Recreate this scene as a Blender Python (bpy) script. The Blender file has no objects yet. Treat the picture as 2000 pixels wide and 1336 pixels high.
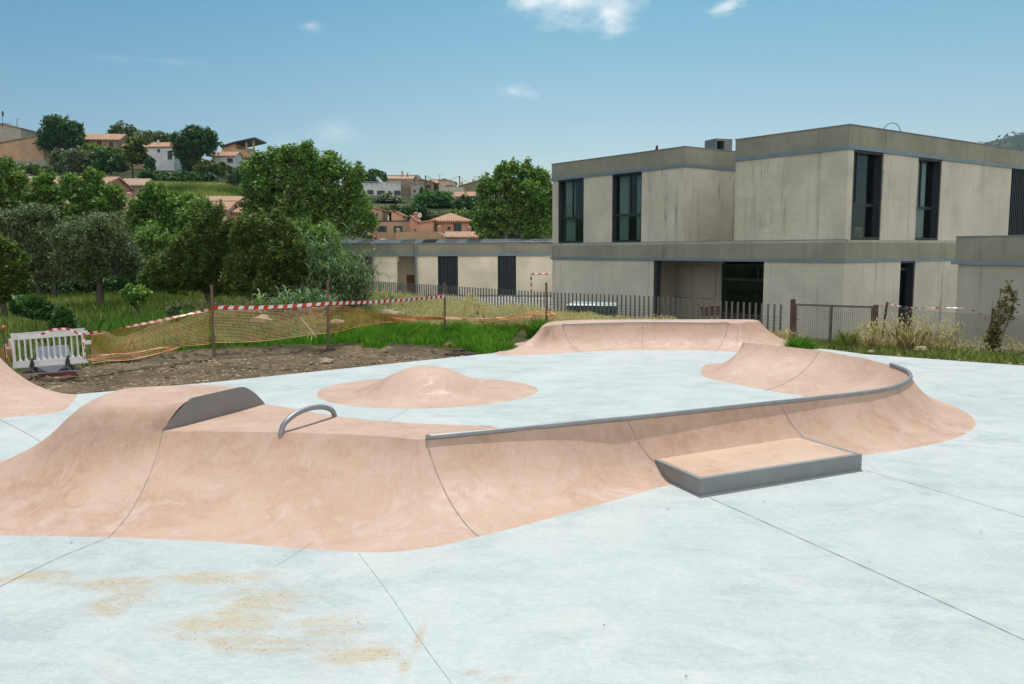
import bpy, bmesh, math, random
import numpy as np
from mathutils import Vector, Matrix, noise as mnoise
random.seed(7); rng = np.random.default_rng(11)
S = bpy.context.scene
COL = S.collection
R_ = math.radians

# ------------------------------------------------------------------ camera
F = 1635.0
pit = math.atan(180.0/F); rol = 0.004
CAMP = Vector((0, 0, 2.5))
fw = Vector((0, math.cos(pit), -math.sin(pit)))
up0 = Vector((0, math.sin(pit), math.cos(pit))); rt0 = Vector((1, 0, 0))
rt = rt0*math.cos(rol) - up0*math.sin(rol)
up = up0*math.cos(rol) + rt0*math.sin(rol)
cam = bpy.data.cameras.new('camera'); camo = bpy.data.objects.new('camera', cam); COL.objects.link(camo)
cam.sensor_width = 36; cam.lens = 36*F/2000; cam.clip_end = 9000; cam.clip_start = 0.05
M = Matrix((( rt.x, up.x, -fw.x, CAMP.x), (rt.y, up.y, -fw.y, CAMP.y), (rt.z, up.z, -fw.z, CAMP.z), (0, 0, 0, 1)))
camo.matrix_world = M
S.camera = camo

def ray(px, py): return fw + rt*((px-1000)/F) - up*((py-668)/F)
def G(px, py, z=0.0):
    d = ray(px, py); t = (z-CAMP.z)/d.z
    return CAMP + d*t
def PD(px, py, D):
    d = ray(px, py); return CAMP + d*(D/d.y)
def mpp(D): return D/F

# ------------------------------------------------------------------ mesh helpers
class MB:
    def __init__(s): s.v = []; s.f = []; s.m = []; s.cur = 0
    def add(s, vs, fs):
        o = len(s.v); s.v += [tuple(v) for v in vs]
        for f in fs: s.f.append([i+o for i in f]); s.m.append(s.cur)
        return s
    def box(s, x0, x1, y0, y1, z0, z1):
        return s.add([(x0,y0,z0),(x1,y0,z0),(x1,y1,z0),(x0,y1,z0),(x0,y0,z1),(x1,y0,z1),(x1,y1,z1),(x0,y1,z1)],
                     [(0,3,2,1),(4,5,6,7),(0,1,5,4),(1,2,6,5),(2,3,7,6),(3,0,4,7)])
    def tube(s, pts, rad, n=8, caps=True):
        pts = [Vector(p) for p in pts]
        if not isinstance(rad, (list, tuple)): rad = [rad]*len(pts)
        o = len(s.v); prev = None
        for i, p in enumerate(pts):
            a = pts[max(i-1, 0)]; b = pts[min(i+1, len(pts)-1)]
            t = (b-a).normalized()
            if prev is None:
                ref = Vector((0,0,1)) if abs(t.z) < .9 else Vector((1,0,0))
                e1 = t.cross(ref).normalized()
            else:
                e1 = (prev - t*prev.dot(t)).normalized()
            prev = e1; e2 = t.cross(e1)
            for k in range(n):
                an = 2*math.pi*k/n
                s.v.append(tuple(p + (e1*math.cos(an)+e2*math.sin(an))*rad[i]))
        for i in range(len(pts)-1):
            for k in range(n):
                a = o+i*n+k; b = o+i*n+(k+1)%n
                s.f.append([a, b, b+n, a+n]); s.m.append(s.cur)
        if caps:
            s.f.append([o+k for k in range(n)][::-1]); s.m.append(s.cur)
            e = o+(len(pts)-1)*n
            s.f.append([e+k for k in range(n)]); s.m.append(s.cur)
        return s
    def build(s, name, mats, parent=None, smooth=False, bevel=0):
        me = bpy.data.meshes.new(name); me.from_pydata(s.v, [], s.f)
        if not isinstance(mats, (list, tuple)): mats = [mats]
        for m in mats: me.materials.append(m)
        if len(mats) > 1: me.polygons.foreach_set('material_index', s.m)
        if smooth: me.polygons.foreach_set('use_smooth', [True]*len(me.polygons))
        me.update()
        o = bpy.data.objects.new(name, me); COL.objects.link(o)
        if parent: o.parent = parent
        if bevel:
            b = o.modifiers.new('b', 'BEVEL'); b.width = bevel; b.segments = 2; b.limit_method = 'ANGLE'; b.angle_limit = R_(40)
        return o

def tag(o, label=None, cat=None, group=None, kind=None):
    if label: o['label'] = label
    if cat: o['category'] = cat
    if group: o['group'] = group
    if kind: o['kind'] = kind
    return o
def empty(name, loc=(0,0,0), rz=0, label=None, cat=None, group=None):
    o = bpy.data.objects.new(name, None); COL.objects.link(o); o.location = loc; o.rotation_euler = (0,0,rz)
    o.empty_display_size = .2
    return tag(o, label, cat, group)

def np_mesh(name, V, nper, mat, rnd=None, parent=None, smooth=False):
    """V: (n*nper,3) verts, each nper consecutive verts is one face"""
    n = len(V)//nper
    me = bpy.data.meshes.new(name)
    me.vertices.add(len(V)); me.vertices.foreach_set('co', V.astype(np.float32).ravel())
    me.loops.add(len(V)); me.loops.foreach_set('vertex_index', np.arange(len(V), dtype=np.int32))
    me.polygons.add(n); me.polygons.foreach_set('loop_start', np.arange(0, len(V), nper, dtype=np.int32))
    me.polygons.foreach_set('loop_total', np.full(n, nper, dtype=np.int32))
    if rnd is not None:
        at = me.attributes.new('rnd', 'FLOAT', 'POINT')
        at.data.foreach_set('value', np.repeat(rnd, nper).astype(np.float32))
    me.update(calc_edges=True)
    mats = mat if isinstance(mat, (list, tuple)) else [mat]
    for m in mats: me.materials.append(m)
    o = bpy.data.objects.new(name, me); COL.objects.link(o)
    if parent: o.parent = parent
    return o

# ------------------------------------------------------------------ material helpers
def newmat(name):
    m = bpy.data.materials.new(name); m.use_nodes = True
    nt = m.node_tree; nt.nodes.clear()
    out = nt.nodes.new('ShaderNodeOutputMaterial'); b = nt.nodes.new('ShaderNodeBsdfPrincipled')
    nt.links.new(b.outputs[0], out.inputs[0])
    return m, nt, b, out
class NT:
    def __init__(s, nt): s.nt = nt
    def n(s, typ, **kw):
        nd = s.nt.nodes.new(typ)
        for k, v in kw.items():
            if k.startswith('i_'):
                key = k[2:]; key = int(key) if key.isdigit() else key.replace('_', ' ')
                inp = nd.inputs[key]
                if hasattr(v, 'is_linked') or isinstance(v, bpy.types.NodeSocket): s.nt.links.new(v, inp)
                else: inp.default_value = v
            else: setattr(nd, k, v)
        return nd
    def math(s, op, a, b=None, clamp=False, c=None):
        nd = s.nt.nodes.new('ShaderNodeMath'); nd.operation = op; nd.use_clamp = clamp
        for i, v in enumerate((a, b, c)):
            if v is None: continue
            if isinstance(v, bpy.types.NodeSocket): s.nt.links.new(v, nd.inputs[i])
            else: nd.inputs[i].default_value = v
        return nd.outputs[0]
    def mix(s, fac, a, b, typ='MIX'):
        nd = s.nt.nodes.new('ShaderNodeMix'); nd.data_type = 'RGBA'; nd.blend_type = typ
        for i, v in ((0, fac), (6, a), (7, b)):
            if isinstance(v, bpy.types.NodeSocket): s.nt.links.new(v, nd.inputs[i])
            else: nd.inputs[i].default_value = v if i == 0 else (*v[:3], 1)
        return nd.outputs[2]
    def ramp(s, fac, stops):
        nd = s.nt.nodes.new('ShaderNodeValToRGB'); s.nt.links.new(fac, nd.inputs[0])
        cr = nd.color_ramp
        while len(cr.elements) < len(stops): cr.elements.new(.5)
        for e, (p, c) in zip(cr.elements, stops):
            e.position = p; e.color = (*c, 1) if isinstance(c, tuple) else (c, c, c, 1)
        return nd.outputs[0]
    def noise(s, vec, scale, detail=4, rough=.55, dist=0):
        nd = s.n('ShaderNodeTexNoise', i_Scale=scale, i_Detail=detail, i_Roughness=rough, i_Distortion=dist)
        if vec is not None: s.nt.links.new(vec, nd.inputs['Vector'])
        return nd.outputs[0]
    def smooth(s, v, a, b, o0=0., o1=1.):
        nd = s.nt.nodes.new('ShaderNodeMapRange'); nd.interpolation_type = 'SMOOTHSTEP'
        s.nt.links.new(v, nd.inputs[0]); nd.inputs[1].default_value = a; nd.inputs[2].default_value = b
        nd.inputs[3].default_value = o0; nd.inputs[4].default_value = o1
        return nd.outputs[0]
    def bump(s, h, strength, dist, b):
        nd = s.n('ShaderNodeBump', i_Strength=strength, i_Distance=dist, i_Height=h)
        s.nt.links.new(nd.outputs[0], b.inputs['Normal'])
def worldpos(t):
    return t.n('ShaderNodeNewGeometry').outputs['Position']

def simple(name, col, rough=.6, metal=0, var=.12, scale=6, bump=0.0, bscale=40, spec=.5):
    m, nt, b, _ = newmat(name); t = NT(nt)
    co = t.n('ShaderNodeTexCoord').outputs['Object']
    n = t.noise(co, scale, 5)
    c0 = tuple(max(0, c*(1-var)) for c in col); c1 = tuple(min(1, c*(1+var)) for c in col)
    nt.links.new(t.ramp(n, [(.3, c0), (.7, c1)]), b.inputs['Base Color'])
    b.inputs['Roughness'].default_value = rough; b.inputs['Metallic'].default_value = metal
    b.inputs['Specular IOR Level'].default_value = spec
    if bump: t.bump(t.noise(co, bscale, 4), bump, .01, b)
    return m

def leafmat(name, cols, trans=.3, rough=.55, mul=1.4):
    m, nt, b, out = newmat(name); t = NT(nt)
    a = t.n('ShaderNodeAttribute', attribute_name='rnd').outputs['Fac']
    c = t.ramp(a, [(i/(len(cols)-1), tuple(min(.8, q*mul) for q in k)) for i, k in enumerate(cols)])
    nt.links.new(c, b.inputs['Base Color']); b.inputs['Roughness'].default_value = rough
    b.inputs['Specular IOR Level'].default_value = .35
    tr = t.n('ShaderNodeBsdfTranslucent', i_Color=t.mix(1., c, (1.2, 1.3, .55), 'MULTIPLY'))
    mx = t.n('ShaderNodeMixShader'); mx.inputs[0].default_value = trans
    nt.links.new(b.outputs[0], mx.inputs[1]); nt.links.new(tr.outputs[0], mx.inputs[2])
    nt.links.new(mx.outputs[0], out.inputs[0])
    return m

# concrete paving -----------------------------------------------------------
def mat_paving():
    m, nt, b, _ = newmat('paving_concrete'); t = NT(nt)
    p = worldpos(t)
    big = t.noise(p, .28, 5, .6, .8); mid = t.noise(p, 1.1, 7, .68, .9); fine = t.noise(p, 11, 8, .72, 1.2)
    c = t.ramp(big, [(.3, (.45, .49, .49)), (.5, (.50, .53, .52)), (.68, (.55, .57, .55))])
    mpa = t.n('ShaderNodeMapping'); nt.links.new(p, mpa.inputs[0]); mpa.inputs['Rotation'].default_value = (0,0,.5); mpa.inputs['Scale'].default_value = (.6, 1.2, 1)
    pa = t.noise(mpa.outputs[0], 1.3, 8, .7, 1.6)
    c = t.mix(t.math('MULTIPLY', t.smooth(pa, .40, .62, 0, .95), t.smooth(t.noise(p, .55, 4, .6, 1.0), .38, .58, .25, 1)), c, (.385,.43,.435))
    c = t.mix(t.smooth(mid, .42, .7, 0, .28), c, (.60, .615, .595))
    mpb = t.n('ShaderNodeMapping'); nt.links.new(p, mpb.inputs[0]); mpb.inputs['Rotation'].default_value = (0,0,-.35); mpb.inputs['Scale'].default_value = (1.0, 2.6, 1)
    sw = t.n('ShaderNodeTexWave', i_Scale=1.6, i_Distortion=22., i_Detail=6., i_Detail_Scale=2.2, i_Detail_Roughness=.75)
    nt.links.new(mpb.outputs[0], sw.inputs['Vector'])
    c = t.mix(t.smooth(sw.outputs['Fac'], .55, 1., 0, .28), c, (.68, .70, .68))
    c = t.mix(t.smooth(fine, .32, .55, .32, 0), c, (.38, .43, .45))
    c = t.mix(t.smooth(t.noise(p, .8, 3, .5, 1), .55, .75, 0, .3), c, (.62, .565, .52))
    # sand stains blown on the slab
    sep = t.n('ShaderNodeSeparateXYZ', i_0=p)
    wob = t.math('MULTIPLY', t.math('SUBTRACT', t.noise(p, 2.6, 5, .65, .8), .5), 2.6)
    total = None
    stains = [((215,1140),(.42,.17)), ((420,1130),(.5,.13)), ((520,1170),(.32,.22)), ((430,1215),(.35,.2)), ((640,1225),(.27,.16)), ((430,1250),(.3,.1)), ((540,1260),(.5,.1)), ((60,1128),(.28,.12)), ((790,1300),(.05,.12)), ((820,1250),(.035,.25)),
              ((925,1313),(.05,.05)), ((985,1325),(.1,.04)), ((230,1180),(.2,.2)), ((700,1280),(.3,.1))]
    mp = t.n('ShaderNodeMapping'); nt.links.new(p, mp.inputs[0]); mp.inputs['Rotation'].default_value = (0,0,.25); mp.inputs['Scale'].default_value = (2.4, 6.5, 1)
    streak = t.noise(mp.outputs[0], 1.0, 9, .8, 1.1)
    dots = t.n('ShaderNodeTexVoronoi', i_Scale=26.); nt.links.new(p, dots.inputs['Vector'])
    for (px, py), (rx, ry) in stains:
        w = G(px, py)
        dx = t.math('DIVIDE', t.math('SUBTRACT', sep.outputs[0], w.x), rx); dy = t.math('DIVIDE', t.math('SUBTRACT', sep.outputs[1], w.y), ry)
        r = t.math('ADD', t.math('SQRT', t.math('ADD', t.math('MULTIPLY', dx, dx), t.math('MULTIPLY', dy, dy))), wob)
        k = t.smooth(r, .3, 1.45, 1., 0.)
        total = k if total is None else t.math('MAXIMUM', total, k)
    sm = t.math('MULTIPLY', total, t.smooth(streak, .30, .74))
    c = t.mix(t.math('MULTIPLY', sm, 1.), c, (.47, .34, .16))
    dm = t.math('MULTIPLY', t.smooth(total, 0, .7, 0, 1), t.smooth(dots.outputs['Distance'], .10, .27, 1, 0))
    dm = t.math('MULTIPLY', dm, t.smooth(t.noise(p, 14, 2), .42, .52))
    c = t.mix(t.math('MULTIPLY', dm, .9), c, (.30, .17, .07))
    # small specks everywhere
    v2 = t.n('ShaderNodeTexVoronoi', i_Scale=5.5); nt.links.new(p, v2.inputs['Vector'])
    sp = t.math('MULTIPLY', t.smooth(v2.outputs['Distance'], .02, .07, 1, 0), t.smooth(t.noise(p, 3.3, 2), .56, .6))
    c = t.mix(t.math('MULTIPLY', sp, .7), c, (.22, .18, .15))
    nt.links.new(c, b.inputs['Base Color'])
    b.inputs['Roughness'].default_value = .62
    nt.links.new(t.smooth(mid, .3, .7, .45, .75), b.inputs['Roughness'])
    hh = t.math('ADD', t.math('MULTIPLY', sw.outputs['Fac'], .6), t.math('ADD', mid, fine))
    t.bump(hh, .35, .004, b)
    return m

def mat_pink(name='pink_concrete', c0=(.45,.268,.184), c1=(.56,.37,.28), white=True):
    m, nt, b, _ = newmat(name); t = NT(nt)
    p = worldpos(t)
    big = t.noise(p, .9, 6, .6, .8); mid = t.noise(p, 3.2, 7, .7, 1.6)
    c = t.mix(t.smooth(big, .3, .7), c0, c1)
    c = t.mix(t.smooth(mid, .35, .7, 0, .55), c, (.59, .41, .32))
    c = t.mix(t.smooth(t.noise(p, 2.1, 6, .7, 2.5), .52, .7, 0, .45), c, (.39, .225, .145))
    mp = t.n('ShaderNodeMapping'); nt.links.new(p, mp.inputs[0]); mp.inputs['Rotation'].default_value = (0,0,.5); mp.inputs['Scale'].default_value = (7, 2.2, 1.5)
    st = t.noise(mp.outputs[0], 2.0, 8, .75, 1.5)
    c = t.mix(t.smooth(st, .5, .72, 0, .5), c, (.64, .475, .39))
    if white:
        sep = t.n('ShaderNodeSeparateXYZ', i_0=p)
        low = t.smooth(sep.outputs[2], .02, .3, 1, .12)
        wm = t.math('MULTIPLY', low, t.smooth(t.noise(p, 1.7, 9, .72, 1.2), .50, .72))
        c = t.mix(t.math('MULTIPLY', wm, .42), c, (.70, .62, .57))
    v2 = t.n('ShaderNodeTexVoronoi', i_Scale=4.); nt.links.new(p, v2.inputs['Vector'])
    sp = t.math('MULTIPLY', t.smooth(v2.outputs['Distance'], .02, .07, 1, 0), t.smooth(t.noise(p, 2.3, 2), .57, .62))
    c = t.mix(t.math('MULTIPLY', sp, .6), c, (.25, .14, .09))
    nt.links.new(c, b.inputs['Base Color'])
    nt.links.new(t.smooth(mid, .3, .7, .5, .8), b.inputs['Roughness'])
    t.bump(t.math('ADD', mid, t.math('MULTIPLY', st, 1.2)), .45, .006, b)
    return m

def mat_wall_concrete(name, col, stain=(.20,.18,.15), amt=.55, zstreak=True):
    m, nt, b, _ = newmat(name); t = NT(nt)
    co = t.n('ShaderNodeTexCoord').outputs['Object']
    mp = t.n('ShaderNodeMapping'); nt.links.new(co, mp.inputs[0]); mp.inputs['Scale'].default_value = (2.2, 2.2, .13)
    n1 = t.noise(co, .5, 6, .6, .5); n2 = t.noise(mp.outputs[0], 1.1, 7, .7); n3 = t.noise(co, 5, 7, .7)
    c = t.mix(t.smooth(n1, .3, .7), tuple(v*.84 for v in col), tuple(v*1.1 for v in col))
    c = t.mix(t.smooth(n2, .53, .78, 0, amt), c, stain)
    c = t.mix(t.smooth(n3, .45, .7, 0, .22), c, tuple(v*.7 for v in col))
    mp2 = t.n('ShaderNodeMapping'); nt.links.new(co, mp2.inputs[0]); mp2.inputs['Scale'].default_value = (.35, .35, 3.)
    c = t.mix(t.smooth(t.noise(mp2.outputs[0], 1.5, 5, .6), .5, .75, 0, .22), c, tuple(v*1.25 for v in col))
    mp3 = t.n('ShaderNodeMapping'); nt.links.new(co, mp3.inputs[0]); mp3.inputs['Scale'].default_value = (.9, .9, .09); mp3.inputs['Location'].default_value = (3.1, 1.7, .4)
    dr = t.math('MULTIPLY', t.smooth(t.noise(mp3.outputs[0], 1.0, 8, .78), .56, .68), t.smooth(t.noise(co, .7, 4, .6), .42, .58))
    c = t.mix(t.math('MULTIPLY', dr, amt), c, (.13, .115, .095))
    nt.links.new(c, b.inputs['Base Color']); b.inputs['Roughness'].default_value = .85
    t.bump(n3, .3, .01, b)
    return m

def mat_ground():
    m, nt, b, _ = newmat('ground_soil'); t = NT(nt)
    p = worldpos(t)
    d = t.n('ShaderNodeAttribute', attribute_name='dirt').outputs['Fac']
    n1 = t.noise(p, .8, 6, .6); n2 = t.noise(p, 7, 7, .7); n3 = t.noise(p, 28, 5, .7)
    g = t.mix(t.smooth(n1, .35, .65), (.055, .085, .022), (.13, .12, .045))
    g = t.mix(t.smooth(n2, .4, .7, 0, .6), g, (.10, .075, .04))
    far = t.n('ShaderNodeAttribute', attribute_name='far').outputs['Fac']
    dry = t.mix(t.smooth(t.noise(p, .12, 6, .65), .45, .68), (.035,.05,.018), (.15,.13,.06))
    g = t.mix(far, g, dry)
    so = t.mix(t.smooth(n1, .3, .7), (.175,.122,.072), (.38,.285,.175))
    so = t.mix(t.smooth(n2, .35, .7, .7, 0), so, (.07, .05, .034))
    so = t.mix(t.smooth(n3, .56, .66, 0, .8), so, (.40, .33, .24))
    ya = t.n('ShaderNodeAttribute', attribute_name='yard').outputs['Fac']; gs = t.mix(t.smooth(d, .35, .6), g, so)
    nt.links.new(t.mix(ya, gs, t.mix(t.smooth(n1, .3, .7), (.36,.335,.295), (.44,.41,.365))), b.inputs['Base Color'])
    b.inputs['Roughness'].default_value = .95; b.inputs['Specular IOR Level'].default_value = .1
    t.bump(t.math('ADD', n2, n3), .9, .05, b)
    return m

def mat_roof(name, c=(.50,.25,.14), c2=(.62,.40,.26)):
    m, nt, b, _ = newmat(name); t = NT(nt)
    co = t.n('ShaderNodeTexCoord').outputs['Object']
    w = t.n('ShaderNodeTexWave', i_Scale=1.1, i_Distortion=.6, i_Detail=2.); w.bands_direction = 'X'; nt.links.new(co, w.inputs[0])
    n = t.noise(co, 2.2, 6, .75); n2 = t.noise(co, 9, 3, .7)
    cc = t.mix(t.smooth(n, .35, .65), c, c2)
    cc = t.mix(t.smooth(n2, .45, .65, 0, .55), cc, (.22, .12, .09))
    cc = t.mix(t.smooth(w.outputs['Fac'], .0, .45, .6, 0), cc, (.20, .09, .05))
    nt.links.new(cc, b.inputs['Base Color']); b.inputs['Roughness'].default_value = .85
    t.bump(w.outputs['Fac'], .8, .08, b)
    return m

def mat_glass():
    m, nt, b, out = newmat('window_glass'); t = NT(nt)
    tr = t.n('ShaderNodeBsdfTransparent', i_Color=(.62,.70,.70,1)); gl = t.n('ShaderNodeBsdfGlossy', i_Color=(.8,.9,.95,1), i_Roughness=.02)
    lw = t.n('ShaderNodeLayerWeight', i_Blend=.5); fr_ = t.math('ADD', t.math('MULTIPLY', t.math('POWER', lw.outputs['Facing'], 4.), .8), .03)
    mx = t.n('ShaderNodeMixShader'); nt.links.new(fr_, mx.inputs[0]); nt.links.new(tr.outputs[0], mx.inputs[1]); nt.links.new(gl.outputs[0], mx.inputs[2])
    nt.links.new(mx.outputs[0], out.inputs[0]); return m

PAV = mat_paving(); PINK = mat_pink(); PINKPAD = mat_pink('pad_concrete', (.55,.34,.23), (.62,.42,.30), False)
GRD = mat_ground()
WALLC = mat_wall_concrete('facade_concrete', (.60,.555,.47), amt=.75)
WALLG = mat_wall_concrete('grey_concrete', (.44,.41,.35), amt=.5)
BAND = mat_wall_concrete('band_concrete', (.29,.285,.225), (.12,.10,.075), .7)
CREAM = mat_wall_concrete('cream_concrete', (.86,.76,.60), amt=.08)
BLUE = simple('galvanised_flashing', (.22,.27,.31), .45, .3, .12, 3)
STEEL = simple('galvanised_steel', (.235,.245,.25), .5, .35, .08, 5)
PLATE = simple('painted_steel_plate', (.235,.225,.22), .55, .1, .05, 3)
COPE = simple('coping_steel', (.27,.28,.295), .45, .35, .12, 6)
FRAME = simple('anthracite_frame', (.035,.042,.05), .4, .2, .15, 4)
GLASS = mat_glass()
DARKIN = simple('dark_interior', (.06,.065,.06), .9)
CURT = simple('curtain_cloth', (.72,.72,.68), .9, 0, .2, 12)
RUST = simple('rusty_steel', (.10,.055,.04), .8, .2, .35, 12)
PICK = simple('picket_steel', (.125,.13,.135), .5, .4, .15, 6)
WIRE = simple('wire_steel', (.16,.15,.14), .6, .4)
WOODP = simple('weathered_stake', (.15,.105,.075), .85, 0, .3, 20)
BARK = simple('tree_bark', (.09,.07,.05), .95, 0, .35, 14, .6, 30)
BARKL = simple('pale_bark', (.22,.19,.15), .95, 0, .35, 10, .6, 30)
WHITEPL = simple('white_plastic', (.70,.71,.73), .4, 0, .05, 5)
BLACKR = simple('black_rubber', (.025,.025,.025), .7)
RED = simple('tape_red', (.55,.02,.025), .45, 0, .1); WHT = simple('tape_white', (.75,.75,.74), .45, 0, .05)
ORNG = simple('orange_plastic', (.62,.205,.045), .5, 0, .35, 3)
JOINT = simple('joint_filler', (.33,.28,.24), .95, 0, .25, 8)
STONE = simple('pale_stone', (.38,.295,.19), .95, 0, .35, 3, .5, 20)
GREENBOX = simple('green_painted_metal', (.035,.07,.06), .5)
PALEP = simple('pale_panel', (.45,.47,.45), .6)
MULLW = simple('door_panel', (.34,.31,.25), .7)
BROWN = simple('brown_board', (.20,.075,.03), .7)
LEAF_POP = leafmat('poplar_leaf', [(.028,.062,.010), (.062,.13,.018), (.095,.18,.027), (.16,.25,.052), (.46,.50,.30)], .28)
LEAF_OLI = leafmat('olive_leaf', [(.038,.06,.026), (.075,.105,.046), (.125,.165,.075), (.24,.28,.15)], .15)
LEAF_TAM = leafmat('juniper_leaf', [(.02,.045,.010), (.05,.088,.016), (.10,.14,.026), (.19,.23,.045)], .25)
LEAF_DRK = leafmat('carob_leaf', [(.012,.036,.010), (.026,.07,.016), (.05,.115,.025), (.09,.165,.045)], .18)
LEAF_REED = leafmat('reed_leaf', [(.03,.065,.022), (.06,.12,.04), (.12,.19,.075), (.24,.32,.16)], .3)
GRASSG = leafmat('green_grass', [(.028,.085,.008), (.055,.155,.012), (.09,.22,.02), (.16,.27,.04)], .35, .55, 1.5)
GRASSM = leafmat('meadow_grass', [(.04,.09,.014), (.09,.15,.028), (.17,.21,.055), (.34,.33,.14)], .3)
GRASSD = leafmat('dry_oat', [(.20,.13,.06), (.34,.25,.13), (.50,.42,.26), (.70,.64,.46)], .35, .55, 1.05)
RTILE = mat_roof('terracotta_tiles'); RTILE2 = mat_roof('old_tiles', (.42,.27,.18), (.60,.46,.33))

# ------------------------------------------------------------------ slab polygon, terrain
slab_poly = [G(-330,800), G(20,779), G(150,770), G(400,748), G(700,717), G(960,690)]
slab_poly += [Vector((.35,21.4,0)), Vector((1.9,22.9,0)), Vector((6.2,22.9,0)), Vector((7.0,21.6,0)), G(1625,683)]
slab_poly += [G(1690,692), G(2000,714), G(2500,752), Vector((22,8,0)), Vector((14,-6,0)), Vector((-14,-6,0)), Vector((-17,8,0))]
SP = np.array([[p.x, p.y] for p in slab_poly])
def sdist(X, Y, P):
    """signed distance (positive outside) to polygon"""
    n = len(P); best = np.full(X.shape, 1e9); inside = np.zeros(X.shape, bool)
    for i in range(n):
        a = P[i]; b = P[(i+1) % n]; e = b-a
        t = np.clip(((X-a[0])*e[0]+(Y-a[1])*e[1])/(e@e), 0, 1)
        best = np.minimum(best, np.hypot(X-a[0]-t*e[0], Y-a[1]-t*e[1]))
        c = ((a[1] > Y) != (b[1] > Y)) & (X < (b[0]-a[0])*(Y-a[1])/((b[1]-a[1]) if abs(b[1]-a[1]) > 1e-9 else 1e-9)+a[0])
        inside ^= c
    return np.where(inside, -best, best)
dirt_px = [(-400,780), (-400,705), (-100,700), (60,705), (180,700), (330,696), (420,690), (560,687), (700,683), (820,684), (900,688), (955,693), (800,712), (400,752), (150,775), (0,785)]
DP = np.array([[G(*p).x, G(*p).y] for p in dirt_px])
fence_pts = [(7.35,22.7), (1.5,30.5), (-6.6,42.5), (-14,54)]
yard_poly = np.array(list(fence_pts)+[(-30,100), (200,140), (200,19), (12.5,19.9), (9.6,21.6)])
DT = np.array([0, 45, 60, 80, 108, 124, 140, 170, 190, 230, 400, 800, 9000.]); ZT = np.array([0, 0, .2, .8, 3.2, 8.5, 13.2, 19, 21, 22, 18, 8, 0.])
PT = np.array([-2500, 450, 620, 1000, 1150, 1500, 4500.]); KT = np.array([1, 1, .74, .62, .4, .25, .2])
def sst(x, a, b):
    t = np.clip((x-a)/(b-a), 0, 1); return t*t*(3-2*t)
def terr(X, Y):
    X = np.asarray(X, float); Y = np.asarray(Y, float)
    px = 1000+F*X/np.maximum(Y, 5)
    hill = np.interp(Y, DT, ZT)*np.interp(px, PT, KT)
    s = sdist(X, Y, SP)
    z = np.where(s < 0, -.16, -.02+.06*sst(s, .5, 4.0))
    dd = sdist(X, Y, DP)
    z = np.where((s > 0), z-.04*sst(-dd, -.4, .3), z)
    y = sdist(X, Y, yard_poly)
    z = z-(.9)*sst(-y, 0, 1.6)
    return z+hill
def tz(x, y): return float(terr(np.array([x]), np.array([y]))[0])

def axis(fine0, fine1, step, lo, hi):
    a = list(np.arange(fine0, fine1+1e-6, step)); s = step; v = fine1
    while v < hi: s *= 1.22; v += s; a.append(min(v, hi))
    s = step; v = fine0; pre = []
    while v > lo: s *= 1.22; v -= s; pre.append(max(v, lo))
    return np.array(pre[::-1]+a)
gx = axis(-26, 20, .22, -4000, 4000); gy = axis(12, 34, .22, -300, 6000)
XX, YY = np.meshgrid(gx, gy)
ZZ = terr(XX, YY); sd = sdist(XX, YY, SP); dd = sdist(XX, YY, DP)
nz = np.zeros_like(ZZ); nz2 = np.zeros_like(ZZ)
for i in range(XX.shape[0]):
    for j in range(XX.shape[1]):
        if 10 < YY[i,j] < 60 and abs(XX[i,j]) < 40 and sd[i,j] > -.3:
            nz[i,j] = mnoise.noise(Vector((XX[i,j]*2.1, YY[i,j]*2.1, 0)))*.6+mnoise.noise(Vector((XX[i,j]*5.3, YY[i,j]*5.3, 3)))*.4
            nz2[i,j] = mnoise.noise(Vector((XX[i,j]*.7, YY[i,j]*.7, 9)))
amp = .09*sst(sd, .1, .9)
edge = np.exp(-(dd/.45)**2)*sst(sd, .8, 1.6)
ZZ = ZZ+np.where(sd > 0, nz*amp+edge*.10*(1+nz), 0)
gm = bpy.data.meshes.new('ground')
ny, nx = XX.shape
V = np.stack([XX, YY, ZZ], -1).reshape(-1, 3)
ii = np.arange(ny*nx).reshape(ny, nx)
Q = np.stack([ii[:-1,:-1], ii[:-1,1:], ii[1:,1:], ii[1:,:-1]], -1).reshape(-1, 4)
gm.vertices.add(len(V)); gm.vertices.foreach_set('co', V.ravel())
gm.loops.add(Q.size); gm.loops.foreach_set('vertex_index', Q.ravel().astype(np.int32))
gm.polygons.add(len(Q)); gm.polygons.foreach_set('loop_start', np.arange(0, Q.size, 4, dtype=np.int32)); gm.polygons.foreach_set('loop_total', np.full(len(Q), 4, dtype=np.int32))
gm.polygons.foreach_set('use_smooth', np.ones(len(Q), bool))
at = gm.attributes.new('dirt', 'FLOAT', 'POINT')
dv = sst(-(dd+nz*.5+nz2*.3), -.3, .3); dv = np.maximum(dv, sst(-sd, -.45, -.1)*.9)
yd = sdist(XX, YY, yard_poly); dv = np.maximum(dv, sst(-yd, 1.2, 2.2))*(YY < 75)
at.data.foreach_set('value', dv.ravel().astype(np.float32))
at = gm.attributes.new('yard', 'FLOAT', 'POINT'); at.data.foreach_set('value', (sst(-yd, 1.2, 2.2)*(YY < 75)).ravel().astype(np.float32))
at = gm.attributes.new('far', 'FLOAT', 'POINT'); at.data.foreach_set('value', sst(YY, 60, 100).ravel().astype(np.float32))
gm.update(calc_edges=True); gm.materials.append(GRD)
go = bpy.data.objects.new('ground', gm); COL.objects.link(go); tag(go, kind='structure')

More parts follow.
